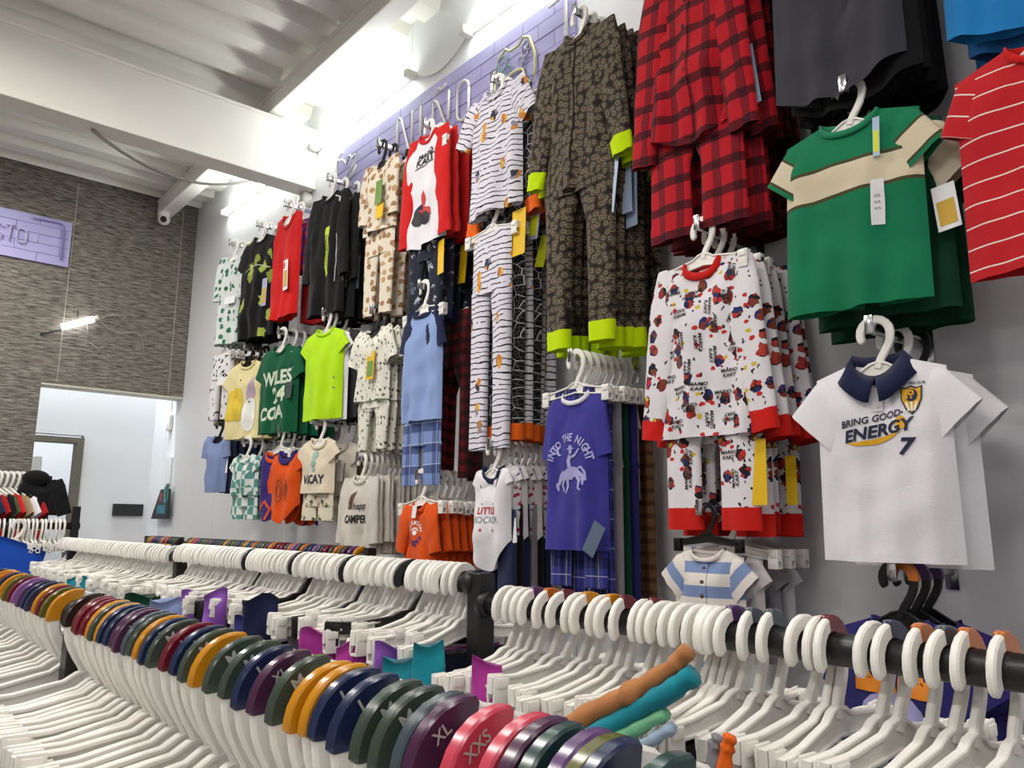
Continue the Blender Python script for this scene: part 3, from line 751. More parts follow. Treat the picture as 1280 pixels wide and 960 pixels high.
class Pants:
    """waist half width, leg length; z=0 at the waist"""
    def __init__(s, hw=.13, L=.55, rise=.20, h1=.075, gap=.012, D=.028, A=.006, seed=2, cuff=0.0, spread=.0, nu=21):
        s.__dict__.update({k: v for k, v in locals().items() if k != 's'})
    def fy(s, x, z):
        if not hasattr(s, 'bvh'):
            V, F_ = [], []
            for m in (s.body(), s.leg(-1, -s.rise*.93, -s.L), s.leg(1, -s.rise*.93, -s.L)):
                o = len(V); V += [Vector(q) for q in m.v]; F_ += [tuple(k+o for k in q) for q in m.f]
            s.bvh = BVHTree.FromPolygons(V, F_)
        h = s.bvh.ray_cast(Vector((x, -1, z)), Vector((0, 1, 0)))
        return h[0].y if h[0] else 0.0
    def dep(s, x, z):
        t = max(0, min(1, -z/s.L)); k = s.seed*1.3
        c = abs(x)-(s.hw*.5 if z < -s.rise else 0)
        hwid = s.hw if z >= -s.rise else s.hw*.5
        e = max(0.0, 1-abs(c/hwid)**3)**.6
        return (s.D*(.55+.45*min(1, t*5))*e*(1.0 if z >= -s.rise else .85)+s.A*(.3+.7*t)*(math.sin(x*45+k+z*2)+.7*math.sin(x*80-z*4+k*2)+noise.noise((x*12+k, z*8, k)))*min(1, e*1.3))
    def body(s, top=0.0):
        mb = MB()
        for front in (1, -1):
            P = []; UV = []; nv = 9
            for j in range(nv):
                z = -s.rise*1.02+(s.rise*1.02+top)*j/(nv-1)
                for i in range(s.nu):
                    u = -1+2*i/(s.nu-1); x = u*s.hw*(1+.05*(j == 0))
                    P.append((x, -front*s.dep(x, max(z, -s.rise)), z)); UV.append((x, z))
            mb.grid(P, s.nu, nv, UV, flip=front < 0)
        return mb
    def leg(s, sg, z0, z1, grow=0.0, nv=14, k=20):
        mb = MB(); P = []; UV = []
        for j in range(nv):
            z = z0+(z1-z0)*j/(nv-1); t = max(0.0, min(1, (-z-s.rise)/(s.L-s.rise)))
            h = s.hw*.5*(1-t)+s.h1*t-s.gap*min(1, t*6)*.5+grow
            c = sg*(s.hw*.5+s.spread*t+(s.gap*.5)*min(1, t*5))
            for i in range(k):
                a = 2*PI*i/k; q = math.cos(a); r = math.sin(a)
                x = c+math.copysign(abs(q)**.85, q)*h
                y_ = r*(s.D*.85+grow)+s.A*(.3+t)*(math.sin(x*55+z*3+s.seed)+.6*math.sin(x*90-z*6+s.seed*3))*abs(r)*.8
                P.append((x, y_, z)); UV.append((x, z))
        mb.grid(P, k, nv, UV, close=True, flip=True)
        return mb
    def make(s, parent, mat, z=0.0, cuff=None, names=('waist', 'leg', 'cuff'), y=0.0, top=0.0):
        out = []
        o = s.body(top).build(names[0], mat, parent, loc=(0, y, z)); out.append(o)
        for sg in (-1, 1):
            e = -s.L+(s.cuff if cuff else 0)
            out.append(s.leg(sg, -s.rise*.93, e).build(names[1], mat, parent, loc=(0, y, z)))
            if cuff: s.leg(sg, e+.004, -s.L, .002, 4).build(names[2], cuff, parent, loc=(0, y, z))
        return out
def hang_tag(parent, x, y, z, wd, ht, mat, rot=0.0, second=None):
    mb = MB(); c, sn = math.cos(rot), math.sin(rot)
    def q(a, b): return (x+a*c-b*sn, z+a*sn+b*c)
    pts = [(-wd/2, 0), (wd/2, 0), (wd/2, -ht), (-wd/2, -ht)]
    V = [(q(*p)[0], y-.001+(-.006 if p[1] else 0), q(*p)[1]) for p in pts]+[(q(*p)[0], y+.0005+(-.006 if p[1] else 0), q(*p)[1]) for p in pts]
    F = [(0, 1, 2, 3), (7, 6, 5, 4), (0, 4, 5, 1), (1, 5, 6, 2), (2, 6, 7, 3), (3, 7, 4, 0)]
    mb.add(V, F); o = mb.build('price_tag', mat, parent, False)
    if second:
        mb = MB(); mb.add([(q(a, b)[0], y-.0015-.006*(-b/ht), q(a, b)[1]) for a, b in ((-wd*.38, -ht*.35), (wd*.38, -ht*.35), (wd*.38, -ht*.9), (-wd*.38, -ht*.9))], [(0, 1, 2, 3)])
        mb.build('label_print', second, o, False)
    return o

# ---- wall arms: chrome tube with an upturned tip
ARM = .325
am = MB(); am.box((-ARM, -.006, -.026), (-.004, .006, 0), .0015); ARM_T = sharp(am.mesh('bar', M_chrome))
am = MB(); am.box((-ARM-.006, -.010, -.028), (-ARM, .010, .016), .002); ARM_E = sharp(am.mesh('tip', M_chrome))
am = MB(); am.box((-.006, -.016, -.06), (0, .016, .035), .002); ARM_P = sharp(am.mesh('wall_plate', M_chrome))
def wall_arm(y, z, label):
    t = thing('display_arm', label, 'arm', (W, y, z), 0, 'chrome display arms')
    ob('bar', ARM_T, t); ob('tip', ARM_E, t); ob('wall_plate', ARM_P, t); return t
def on_arm(y, z, xs, what, color='white', style='shirt', group=None, rolls=None, turn=0.0, full=False):
    """hangers along one arm; xs = distances from the wall"""
    if not full: xs = xs[:3]          # those deeper in are hidden by the clothes
    for i, dx in enumerate(xs):
        r = rolls[i] if rolls else jit(.03)
        lab = '%s %s hanger holding %s' % (color, 'clip' if style == 'clip' else 'plastic', what)
        if len(xs) > 1: lab = '%s %s hanger %s on the arm of %s' % (color, 'clip' if style == 'clip' else 'plastic', nth(i+1), what)
        hanger((W-dx, y, z-.0203), PI/2+turn+jit(.04), lab, group or ('hangers of '+what), color, style, roll=-r)
def stack(front, y, z, xs, desc, group, turn=0.0, mats=None, skip=(), plural=None, cat=None, drop=0.0):
    """copies of the front garment behind it on the same arm"""
    for i, dx in enumerate(xs):
        m = mats[i] if mats else None
        lab = ('%s, %s behind the front one on its arm' if not isinstance(desc, list) else '%s, %s behind '+group.split(' behind ')[-1]) % (desc if not isinstance(desc, list) else desc[i], nth(i+1))
        dup(front, (W-dx, y+jit(.008), z-drop+jit(.006)), -PI/2+turn+jit(.07), lab, group, skip, m, roll=jit(.02))
SH = .089     # shoulder below the arm top
CL = .128     # waist band below the arm top when clipped

# ---- cloth materials
F = {k: fabric(v) for k, v in dict(white='#eceaf0', black='#141416', charcoal='#33333b', red='#d01f1f', darkred='#a81a20', lime='#b6e61c', neon='#c8ea00', navy='#1e2547', skyblue='#8ea6d6', royal='#3d3a93', grey='#8c8890', cream='#ded2bb', beige='#cfc6ba', orange='#dd5416', cuffor='#ec6a1c', cuffred='#cf2018', green='#14754e', dgreen='#0d3f2c', wgreen='#11593a', yellow='#e9dca6', tan='#a48d6b', brown='#5b4a36', denim='#8394bf', ddenim='#2c3556', purple='#3a2a72', blue='#1f7fc4', dblue='#1a5a94', teal='#1d8a9c', mint='#86d0a2', coraltan='#b87c4d', magenta='#b23a9a', violet='#8a56b4', iceblue='#aec4de', indigo='#2d2c6a', royalb='#2455c8', maroon='#5a1626', olive='#4d5136', pinkw='#e6dfe2', plum='#3c2148').items()}
F['heath'] = fabric('#147a52', .55, '#3a9a74'); F['oat'] = fabric('#d6d0c8', .5, '#bdb4aa'); F['dgrey'] = fabric('#3a3a42', .4, '#4a4a54')
F['tee_green'] = bands('chest_band', '#147a52', [(-.197, -.128, '#dccfb4'), (-.206, -.197, '#4a4a30'), (-.128, -.119, '#4a4a30')])
F['tee_sleeve'] = bands('sleeve_band', '#147a52', [(-.108, -.052, '#dccfb4'), (-.115, -.108, '#4a4a30'), (-.052, -.045, '#4a4a30')])
F['pin'] = bands('pinstripe', '#c4222a', [(0, .0032, '#efe2dc')], period=.0475)
F['bluestripe'] = bands('blue_stripe', '#e8e0da', [(0, .030, '#8296c2')], period=.062, wob=.006)
F['redplaid'] = plaid('red', '#bd1a26', [(0, .064, 0, .024, '#2a1020', .60), (1, .084, .01, .027, '#1c0c18', .78), (0, .064, .042, .003, '#1a0a12', .5)])
F['redplaid2'] = plaid('dark_red', '#6a1219', [(0, .05, 0, .024, '#0f0a0c', .7), (1, .05, 0, .024, '#0f0a0c', .7)])
F['blueplaid'] = plaid('blue', '#7f97cc', [(0, .085, 0, .034, '#27356e', .6), (1, .085, .02, .034, '#27356e', .7), (0, .085, .06, .003, '#dfe6f5', .5), (1, .085, .07, .003, '#dfe6f5', .5)])
F['indplaid'] = plaid('indigo', '#35398a', [(0, .07, 0, .026, '#16173c', .6), (1, .09, .02, .034, '#16173c', .6), (0, .07, .05, .003, '#c9cde8', .6), (1, .09, .045, .003, '#c9cde8', .6), (0, .023, .01, .0015, '#8f95cc', .5)])
F['rbplaid'] = plaid('red_blue', '#b02034', [(0, .05, 0, .024, '#2430a0', .8), (1, .05, 0, .024, '#2430a0', .7), (0, .025, .01, .002, '#e8e8f0', .7)])
F['tanplaid'] = plaid('tan', '#7d5a3c', [(0, .04, 0, .016, '#3a2618', .6), (1, .04, 0, .016, '#3a2618', .6)])
F['check'] = checker('teal', '#dfe6e2', '#5d968e', .048)
F['leopard'] = leopard(); F['web'] = webs()
F['kart'] = printed('karts', '#eae6ec', [(19, .34, .016, 1.15, ['#a8322c', '#24356e', '#2c2024', '#7a4a34', '#b8433a', '#1e2440', '#8a3a30'], .60), (33, .20, .010, .8, ['#c8322c', '#d8bc3c', '#c8322c'], .42), (40, .20, .02, 1.6, ['#2a2a36'], .20)], multi=True)
F['branch'] = printed('branches', '#e6e2ee', [(11, .25, .03, 1.5, ['#d2883c', '#e0a23e', '#3a3c4c', '#c97f35', '#e8b860', '#8f8f9c'], .46)], lines=(.022, .0045, '#1c1a26'), multi=True)
F['cactus'] = printed('cactus', '#e6e4d8', [(26, .20, .02, 2.0, ['#5c6a4a', '#47543c', '#7a7a55'], .75), (30, .10, .01, 1.0, ['#8a6a4a', '#33362c'], .6)])
F['bears'] = printed('bears', '#e6dcca', [(25, .34, .016, 1.0, ['#b48e66', '#c2a078', '#a88460', '#9a7450'], .85)])
F['trees'] = printed('trees', '#dfe6e2', [(17, .27, .03, 1.2, ['#2f6e56', '#3f7f66'], .8)])
F['bolts'] = printed('bolts', '#e6e6e8', [(17, .20, .05, 1.9, ['#23242c'], .7)])
F['motif'] = printed('motifs', '#1f2432', [(19, .26, .05, 1.0, ['#8f98ac', '#4a5268', '#c2c8d4', '#2a3040'], .7)], multi=True)
F['splash'] = printed('splash', '#141416', [(9, .36, .09, 1.7, ['#a8bc52', '#8ea040'], .45)])
F['leafy'] = printed('leafy', '#e0d8c2', [(24, .27, .04, 1.0, ['#4c5c44', '#7c8a64', '#b08a7a'], .75)])
F['starry'] = printed('starry', '#eae4ea', [(34, .2, .03, 1.0, ['#b3304a', '#2a3264'], .6)])
F['tiedye'] = printed('tiedye', '#a9c0e0', [(6, .5, .2, 1.0, ['#dbe6f2', '#86a6d2'], .9)])
PM = {k: plain(v, .6, var=.02) for k, v in dict(navy='#1c2340', gold='#e2a81a', white='#eeeeea', cream='#d8d6c4', black='#1b1b20', red='#c22a26', lav='#a9a6d8', grey='#6a6a70', brown='#5a4234', mauve='#b8a2b8', yel='#e2c542', blue='#2a3c8c', ltgrey='#a2a2a6', teal='#86aaa0', lime='#b8d432', purple='#3a2a72', orange='#e48a2a', wgreen='#c9d6bf').items()}
TG = {k: plain(v, .5, var=.03) for k, v in dict(white='#e8e8ea', yellow='#e0b512', ice='#a9bdd8', lav='#a6a8c8', gold='#c9a02c', green='#6f8f4a', tan='#b89a62', lime='#d2dc2a').items()}
def buttons(p, x, zs, r, mat, parent):
    for z in zs:
        mb = MB(); yy_ = p.fy(x, z); mb.tube([(x, yy_-.0005, z), (x, yy_-.003, z)], r, 10); mb.build('button', mat, parent)
def placket(p, x, z0, z1, wd, mat, parent, name='placket'):
    mb = MB(); P = []
    for j in range(13):
        z = z0+(z1-z0)*j/12
        for a in (-wd/2, 0, wd/2): P.append((x+a, p.fy(x+a, z)-.0022, z))
    mb.grid(P, 3, 13); mb.build(name, mat, parent)
def collar(p, mat, parent, drop=.042, out=.03, ang0=-82):
    """turned-down shirt collar with two points at the front"""
    mb = MB(); n = 30; P = []; UV = []
    for i in range(n+1):
        f = i/n; th = math.radians(-90+ang0*-1-82+(360-(90-82)*2)*f) if False else math.radians(-86+352*f)
        x = p.nh*math.sin(-math.radians(-180+360*f))*.98
        c = math.cos(math.radians(-180+360*f))       # -1 at the front ends, +1 at the back
        fr = c < 0
        zf = p.top(x*.98, fr) if fr else p.top(x*.98, False)
        zf = min(zf, 0)+.012
        y_ = (-1 if fr else 1)*min(1, abs(c)*1.6)*(.020 if fr else .016)
        dirx = x/p.nh; tip = max(0, -c)**3
        ox_ = x+dirx*out*(1-.55*tip)+(.012*tip*(1 if x > 0 else -1)); oz_ = zf-drop*(.55+.75*tip)-abs(dirx)*.010*(1-tip)
        yo = y_+(-.012 if fr else .012)*min(1, abs(c)*1.6)-.004*tip
        top_ = zf+.014*(1-tip*.6)
        for t in (0, .33, .66, 1):
            if t == 0: P.append((x*.97, y_*.8, zf-.016))
            elif t == .33: P.append((x, y_, top_))
            elif t == .66: P.append((x+(ox_-x)*.5, y_+(yo-y_)*.8, top_+(oz_-top_)*.45))
            else: P.append((ox_, yo-(.004 if fr else -.004), oz_))
            UV.append((f, t*.05))
    mb.grid(P, 4, n+1, UV); o = mb.build('collar', mat, parent)
    m = o.modifiers.new('thick', 'SOLIDIFY'); m.thickness = .003; return o
def clipped(y, z, xs, what, color='white', turn=0.0, full=False): on_arm(y, z, xs, what, color, 'clip', turn=turn, full=full)
def steps(a, n, d): return [a-d*i for i in range(n)]

# ==== far column to near, top row ==========================================
# white pyjamas with green fir trees
z = 3.30; wall_arm(4.90, z, 'chrome wall arm of the fir-tree pyjamas, farthest in the top row')
p = Shirt(hw=.125, L=.60, sleeve='l', Ls=.30, h0=.05, h1=.04, A=.007, seed=3)
g = p.make('fir_pyjama', 'white pyjamas with green fir trees, front of the farthest top arm', 'pyjamas', F['trees'], (1.80, 4.88, z-SH), -PI/2+.30)
hang_tag(g, .05, -.045, -.30, .10, .05, TG['white'])
stack(g, 4.88, z-SH, steps(.26, 4, .045), 'white fir-tree pyjamas', 'fir-tree pyjamas', .30, skip=('price_tag',))
on_arm(4.88, z, [.30]+steps(.26, 4, .045), 'the fir-tree pyjamas', turn=.3)
# black tees with lime splash
wall_arm(4.46, z, 'chrome wall arm of the black tees with lime splash')
p = Shirt(hw=.165, L=.64, sleeve='s', Ls=.17, ang=62, h0=.08, h1=.07, seed=5)
g = p.make('graphic_tee', 'black tee with lime splash print and pale seams, top row', 'tee', F['splash'], (1.80, 4.45, z-SH+.005), -PI/2+.22, sl_mat=F['black'], neck=F['black'])
Print(p.fy).band([(-.10, -.22), (-.03, -.19), (.05, -.20), (.14, -.23)], .002).build(PM['cream'], g, 'seam')
hang_tag(g, .12, -.04, -.30, .045, .17, TG['lav'], .03, TG['gold'])
stack(g, 4.45, z-SH, [.25, .20], 'plain black side of a lime splash tee', 'black splash tees', .2, mats=[{'shirt_body': F['black']}]*2, skip=('price_tag', 'seam'))
on_arm(4.45, z, [.30, .25, .20], 'the black splash tees', turn=.2)
# red tanks, plaid shirt between
z = 3.31; wall_arm(4.08, z, 'chrome wall arm of the red tank tops')
p = Shirt(hw=.135, L=.63, nh=.07, nd=.09, sleeve=None, seed=8, A=.007, rise=.02)
g = p.make('tank_top', 'bright red tank top with a white tag, front of its arm', 'tank top', F['red'], (1.80, 4.06, z-SH+.02), -PI/2+.10, neck=F['red'])
hang_tag(g, .055, -.04, -.30, .045, .18, TG['white'], .12, TG['gold'])
g2 = dup(g, (1.98, 3.97, z-SH+.01), -PI/2+.50, 'dark red tank top hanging askew near the wall', None, ('price_tag',), {'*': F['darkred']})
ps = Shirt(hw=.14, L=.34, sleeve='s', seed=9)
ps.make('plaid_shirt', 'blue and red plaid shirt squeezed between the two red tanks', 'shirt', F['rbplaid'], (1.86, 4.0, z-SH), -PI/2+.35)
on_arm(4.06, z, [.30, .24, .12], 'the red tanks and plaid shirt', turn=.1)
# black tracksuit jackets
z = 3.29; wall_arm(3.56, z, 'chrome wall arm of the black tracksuits')
p = Shirt(hw=.145, L=.66, sleeve='l', Ls=.46, seed=11, A=.008)
g = p.make('tracksuit', 'black tracksuit with a lime lettered stripe down the chest', 'tracksuit', F['black'], (1.80, 3.57, z-SH), -PI/2+.16, neck=F['black'])
pr_ = Print(p.fy, .004).band([(.035, -.20), (.035, -.46)], .022); pr_.build(PM['lime'], g, 'lime_stripe')
Print(p.fy, .006).text('ATHLETICS', .035, -.33, .024, PI/2, 1.0).build(PM['black'], g, 'lettering')
Print(p.fy, .004).band([(.10, -.25), (.105, -.40), (.09, -.5)], .0025).build(PM['ltgrey'], g, 'piping')
stack(g, 3.55, z-SH-.02, [.23, .16, .09], 'black hooded tracksuit', 'black tracksuits', .05, skip=('lime_stripe', 'lettering'))
tg = [o for o in COL.objects if o.name.startswith('tracksuit')]
hang_tag(tg[1], .08, -.05, -.33, .06, .15, TG['tan'], .08); hang_tag(tg[2], .12, -.05, -.34, .05, .17, TG['ice'])
for q, dx in zip(tg[1:], (0, 0, 0)):
    mb = MB()
    mb.bm((lambda b: (bmesh.ops.create_uvsphere(b, u_segments=14, v_segments=8, radius=.075), bmesh.ops.scale(b, verts=b.verts, vec=(.8, .35, 1)), bmesh.ops.translate(b, verts=b.verts, vec=(0, .005, .0)), b)[-1])(bmesh.new()))
    mb.build('hood', F['black'], q)
on_arm(3.56, z, [.30, .23, .16, .09], 'the black tracksuits')
# bear pyjamas
z = 3.29; wall_arm(3.06, z, 'chrome wall arm of the cream bear pyjamas')
p = Shirt(hw=.125, L=.36, sleeve='l', Ls=.30, seed=13)
g = p.make('bear_pyjamas', 'cream pyjama set with brown bears and green tag, front of its arm', 'pyjamas', F['bears'], (1.80, 3.06, z-SH), -PI/2+.08)
Pants(hw=.115, L=.46, rise=.17, h1=.045, seed=4, cuff=.04, D=.017, A=.0045).make(g, F['bears'], -.30, cuff=F['bears'], y=.005)
hang_tag(g, .05, -.045, -.13, .05, .12, TG['green']); hang_tag(g, .06, -.044, -.25, .055, .07, TG['yellow'])
stack(g, 3.06, z-SH, [.24, .16, .11], 'cream bear pyjama set', 'bear pyjamas', .1, skip=('price_tag',))
on_arm(3.06, z, [.30, .24, .16, .11], 'the bear pyjamas', 'black')
# red raglan sets
z = 3.28; wall_arm(2.67, z-.045, 'chrome wall arm of the red raglan pyjama sets')
p = Shirt(hw=.135, L=.54, nh=.06, sleeve='l', Ls=.50, h0=.062, h1=.036, seed=15, rise=.03)
g = p.make('raglan_pyjamas', 'white and red raglan pyjama set with a racing print, front of its arm', 'pyjamas', F['white'], (1.80, 2.67, z-SH), -PI/2+.04, sl_mat=F['red'], neck=F['red'], cuff=F['red'], nr=.008)
q = Print(p.fy, .004)
for s in (-1, 1): Print(p.fy, .004).poly([(s*.064, -.004), (s*.062, -.03), (s*.10, -.085), (s*.133, -.125), (s*.134, -.03)]).build(F['red'], g, 'raglan_yoke')
q = Print(p.fy, .005); q.ell(-.035, -.40, .030, .034).ell(.045, -.42, .026, .030).ell(-.055, -.405, .012, .014); q.build(PM['black'], g, 'wheel_print')
q = Print(p.fy, .0045); q.poly([(-.03, -.36), (.07, -.375), (.075, -.41), (-.02, -.40)]); q.ell(.02, -.33, .03, .045, .3); q.build(PM['red'], g, 'cart_print')
q = Print(p.fy, .0042); q.ell(-.02, -.36, .045, .022, .3); q.build(PM['navy'], g, 'cart_shadow_print')
q = Print(p.fy, .005); q.text('MARIO', .015, -.115, .024, .1, 1.0, .1, .03).text('KART', .015, -.145, .030, .1, 1.1, .1, .03).band([(-.05, -.175), (.07, -.158)], .002); q.build(PM['black'], g, 'lettering')
pp = Pants(hw=.125, L=.44, rise=.17, h1=.050, seed=6, cuff=.05, gap=.02, D=.017, A=.0045)
pp.make(g, F['motif'], -.42, cuff=F['navy'], y=.005)
stack(g, 2.665, z-SH, [.245, .20, .15, .10], 'red-sleeved raglan pyjama set', 'red raglan pyjamas', .0, mats=[{'shirt_body': F['darkred']}, {'shirt_body': F['red']}, None, {'shirt_body': F['darkred']}], skip=('raglan_yoke', 'wheel_print', 'cart_print', 'cart_shadow_print', 'lettering'))
rg = [o for o in COL.objects if o.name.startswith('raglan_pyjamas')]
hang_tag(rg[1], .11, -.05, -.53, .045, .15, TG['yellow'], .05); hang_tag(rg[3], .12, -.05, -.53, .045, .17, TG['yellow'], -.05)
clipped(2.67, z-.045, [.30, .245, .20, .15, .10], 'the red raglan pyjamas')
# white branch-print pyjama tops, black web tops behind
z = 3.27; wall_arm(2.20, z-.035, 'chrome wall arm of the branch-print pyjama tops')
p = Shirt(hw=.150, L=.53, nh=.065, nd=.055, sleeve='l', Ls=.20, ang=60, h0=.06, h1=.05, seed=17)
g = p.make('branch_pyjama', 'white pyjama top with black branches and orange patches, front of its arm', 'pyjamas', F['branch'], (1.80, 2.20, z-SH+.02), -PI/2, neck=F['branch'])
p2 = Shirt(hw=.145, L=.53, sleeve='l', Ls=.54, ang=82, h0=.058, h1=.04, seed=18)
g2 = p2.make('web_pyjama', 'black pyjama top with white webs and orange cuffs, second on its arm', 'pyjamas', F['web'], (1.845, 2.20, z-SH), -PI/2, cuff=F['cuffor'])
hang_tag(g2, .125, -.035, -.53, .075, .18, TG['yellow'])
stack(g2, 2.19, z-SH, [.215, .17, .12, .08], 'web or branch pyjama top with orange cuffs', 'web and branch tops', 0, mats=[{'shirt_body': F['branch'], 'sleeve': F['branch']}, None, {'shirt_body': F['branch'], 'sleeve': F['branch']}, None], skip=('price_tag',))
wt = [o for o in COL.objects if o.name.startswith('web_pyjama')]
hang_tag(wt[1], .165, -.03, -.50, .055, .14, TG['lav'], -.1, TG['lime']); hang_tag(wt[2], .16, -.03, -.62, .05, .12, TG['lime'], -.25)
clipped(2.20, z-.035, [.30, .255, .215, .17, .12, .08], 'the web and branch tops', full=True)
z = 2.725; wall_arm(2.22, z, 'chrome wall arm of the branch-print trousers')
pp = Pants(hw=.115, L=.83, rise=.24, h1=.050, seed=7, gap=.014)
g = thing('branch_trousers', 'white pyjama trousers with black branches, front of their arm', 'trousers', (1.80, 2.22, z-CL), -PI/2)
pp.make(g, F['branch'])
pp2 = Pants(hw=.115, L=.80, rise=.24, h1=.050, seed=8, cuff=.055, gap=.014)
g2 = thing('web_trousers', 'black pyjama trousers with white webs and orange cuffs, second on their arm', 'trousers', (1.845, 2.20, z-CL), -PI/2+.04)
pp2.make(g2, F['web'], cuff=F['cuffor'])
stack(g2, 2.20, z-CL, [.215, .175, .135, .095], 'web or branch pyjama trousers', 'web and branch trousers', 0, mats=[{'waist': F['branch'], 'leg': F['branch']}, None, {'waist': F['branch'], 'leg': F['branch']}, {'waist': F['grey'], 'leg': F['branch']}])
clipped(2.22, z, [.30, .255, .215, .175, .135, .095], 'the web and branch trousers')
# leopard one-pieces
z = 3.29; wall_arm(1.745, z, 'chrome wall arm of the leopard one-pieces')
p = Shirt(hw=.160, L=.60, nh=.055, nd=.05, sleeve='l', Ls=.52, ang=80, h0=.070, h1=.040, seed=21, A=.007, slope=.40)
g = p.make('leopard_onepiece', 'dark leopard-print one-piece with lime cuffs, front of its arm', 'one-piece', F['leopard'], (1.80, 1.755, z-SH+.015), -PI/2+.03, cuff=F['neon'], cuff_len=.11, neck=F['leopard'])
Pants(hw=.160, L=.70, rise=.17, h1=.062, seed=9, cuff=.06, gap=.03, A=.007).make(g, F['leopard'], -.44, cuff=F['neon'])
placket(p, 0, -.06, -.50, .006, F['black'], g, 'zip')
stack(g, 1.75, z-SH, [.25, .21, .17, .13, .09], 'leopard one-piece with lime cuffs', 'leopard one-pieces', .02, skip=('zip',))
lp = [o for o in COL.objects if o.name.startswith('leopard_onepiece')]
for k, (x, zz, r) in enumerate(((.155, -.52, -.1), (.19, -.52, .03), (.215, -.56, 0), (.235, -.58, -.05))): hang_tag(lp[min(k+1, 5)], x-.03*k, -.05, zz, .05, .19, TG['ice'], r)
on_arm(1.75, z, [.30, .25, .21, .17, .13, .09], 'the leopard one-pieces')
# red plaid pyjamas
z = 3.29; wall_arm(1.28, z, 'chrome wall arm of the red plaid pyjamas')
p = Shirt(hw=.155, L=.60, nh=.06, nd=.05, sleeve='l', Ls=.60, ang=84, h0=.065, h1=.045, seed=23, A=.009, rise=.06)
g = p.make('plaid_pyjamas', 'red and black plaid pyjamas with buttoned top, front of their arm', 'pyjamas', F['redplaid'], (1.80, 1.285, z-SH), -PI/2+.03)
collar(p, F['redplaid'], g); placket(p, 0, -.06, -.58, .03, F['redplaid'], g); buttons(p, .0, [-.14, -.23, -.32, -.41, -.50], .006, PM['black'], g)
pp = Pants(hw=.160, L=.43, rise=.16, h1=.085, seed=10, cuff=.05, gap=.02, D=.017, A=.0045)
pp.make(g, F['redplaid'], -.44, cuff=F['redplaid'], y=.005)
stack(g, 1.28, z-SH, [.24, .19, .14, .09], 'red plaid pyjamas', 'red plaid pyjamas', .02, skip=('button', 'placket', 'collar'), mats=[None, None, {'*': F['redplaid2']}, {'*': F['redplaid2']}])
pj = [o for o in COL.objects if o.name.startswith('plaid_pyjamas')]
hang_tag(pj[1], .15, -.05, -.36, .05, .19, TG['ice'], .1)
on_arm(1.28, z, [.30, .24, .19, .14, .09], 'the red plaid pyjamas')
# charcoal tees
wall_arm(.84, z, 'chrome wall arm of the charcoal tees')
p = Shirt(hw=.160, L=.65, sleeve='s', seed=25, A=.008, rise=.06, flare=.06)
g = p.make('charcoal_tee', 'charcoal grey tee with curved hem at the top of the picture, frontmost', 'tee', F['dgrey'], (1.80, .845, z-SH), -PI/2+.02)
stack(g, .83, z-SH-.03, [.265, .235, .205, .175, .145, .115], 'black tee behind the charcoal tee', 'black curved-hem tees', .0, mats=[{'*': F['black']}]*6)
on_arm(.84, z, [.30, .265, .235, .205, .175, .145, .115], 'the charcoal and black tees')
# bright blue tees
wall_arm(.40, z, 'chrome wall arm of the bright blue tees, nearest in the top row')
p = Shirt(hw=.165, L=.665, sleeve='s', seed=27, rise=.05)
g = p.make('blue_tee', 'bright blue tee at the top right corner, frontmost', 'tee', F['blue'], (1.80, .415, z-SH), -PI/2+.03)
stack(g, .40, z-SH-.03, [.25, .20], 'darker blue tee behind the bright blue tee', 'blue tees', .0, mats=[{'*': F['dblue']}]*2)
on_arm(.40, z, [.30, .25, .20], 'the blue tees')
# red pinstripe tees
z = 2.60; wall_arm(.40, z, 'chrome wall arm of the red tee with white stripes')
p = Shirt(hw=.165, L=.495, sleeve='s', Ls=.14, ang=64, h0=.075, h1=.065, seed=29, A=.005)
g = p.make('striped_tee', 'red tee with thin white stripes at the right edge', 'tee', F['pin'], (1.80, .415, z-SH), -PI/2+.03, neck=F['red'])
on_arm(.40, z, [.30], 'the red striped tee')

# ==== second row ============================================================
z = 2.68; wall_arm(4.95, z, 'chrome wall arm of the lightning-print trousers')
pp = Pants(hw=.105, L=.42, rise=.16, h1=.045, seed=12)
g = thing('bolt_trousers', 'white baby trousers with black lightning marks, front of the far arm', 'trousers', (1.80, 4.93, z-CL), -PI/2+.30); pp.make(g, F['bolts'])
hang_tag(g, .07, -.05, -.16, .09, .05, TG['white'])
stack(g, 4.92, z-CL, steps(.265, 6, .038), 'brown or grey baby trousers', 'brown baby trousers', .25, mats=[{'*': F[k]} for k in ('tan', 'beige', 'brown', 'tan', 'brown', 'beige')], skip=('price_tag',))
clipped(4.93, z, [.30]+steps(.265, 6, .038), 'the far baby trousers')
z = 2.54; wall_arm(4.53, z, 'chrome wall arm of the pale yellow tees')
p = Shirt(hw=.155, L=.47, sleeve='s', seed=31)
g = p.make('yellow_tee', 'pale yellow tee with a big yellow block and white egg shape', 'tee', F['yellow'], (1.80, 4.52, z-SH), -PI/2+.30, neck=F['yellow'])
q = Print(p.fy, .004); q.poly([(-.15, -.36), (-.15, -.24), (-.12, -.18), (-.06, -.16), (0, -.18), (.01, -.26), (.0, -.36)]); q.build(PM['yel'], g, 'yellow_block_print')
q = Print(p.fy, .005); q.ell(.06, -.33, .048, .10, -.1); q.build(PM['white'], g, 'egg_print')
q = Print(p.fy, .004); q.poly([(.03, -.20), (.075, -.10), (.10, -.19), (.08, -.24), (.04, -.25)]); q.build(PM['mauve'], g, 'mauve_print')
q = Print(p.fy, .007); q.ell(.055, -.255, .005, .006).ell(-.05, -.22, .005, .006).ell(-.02, -.12, .004, .005); q.build(PM['black'], g, 'dot_print')
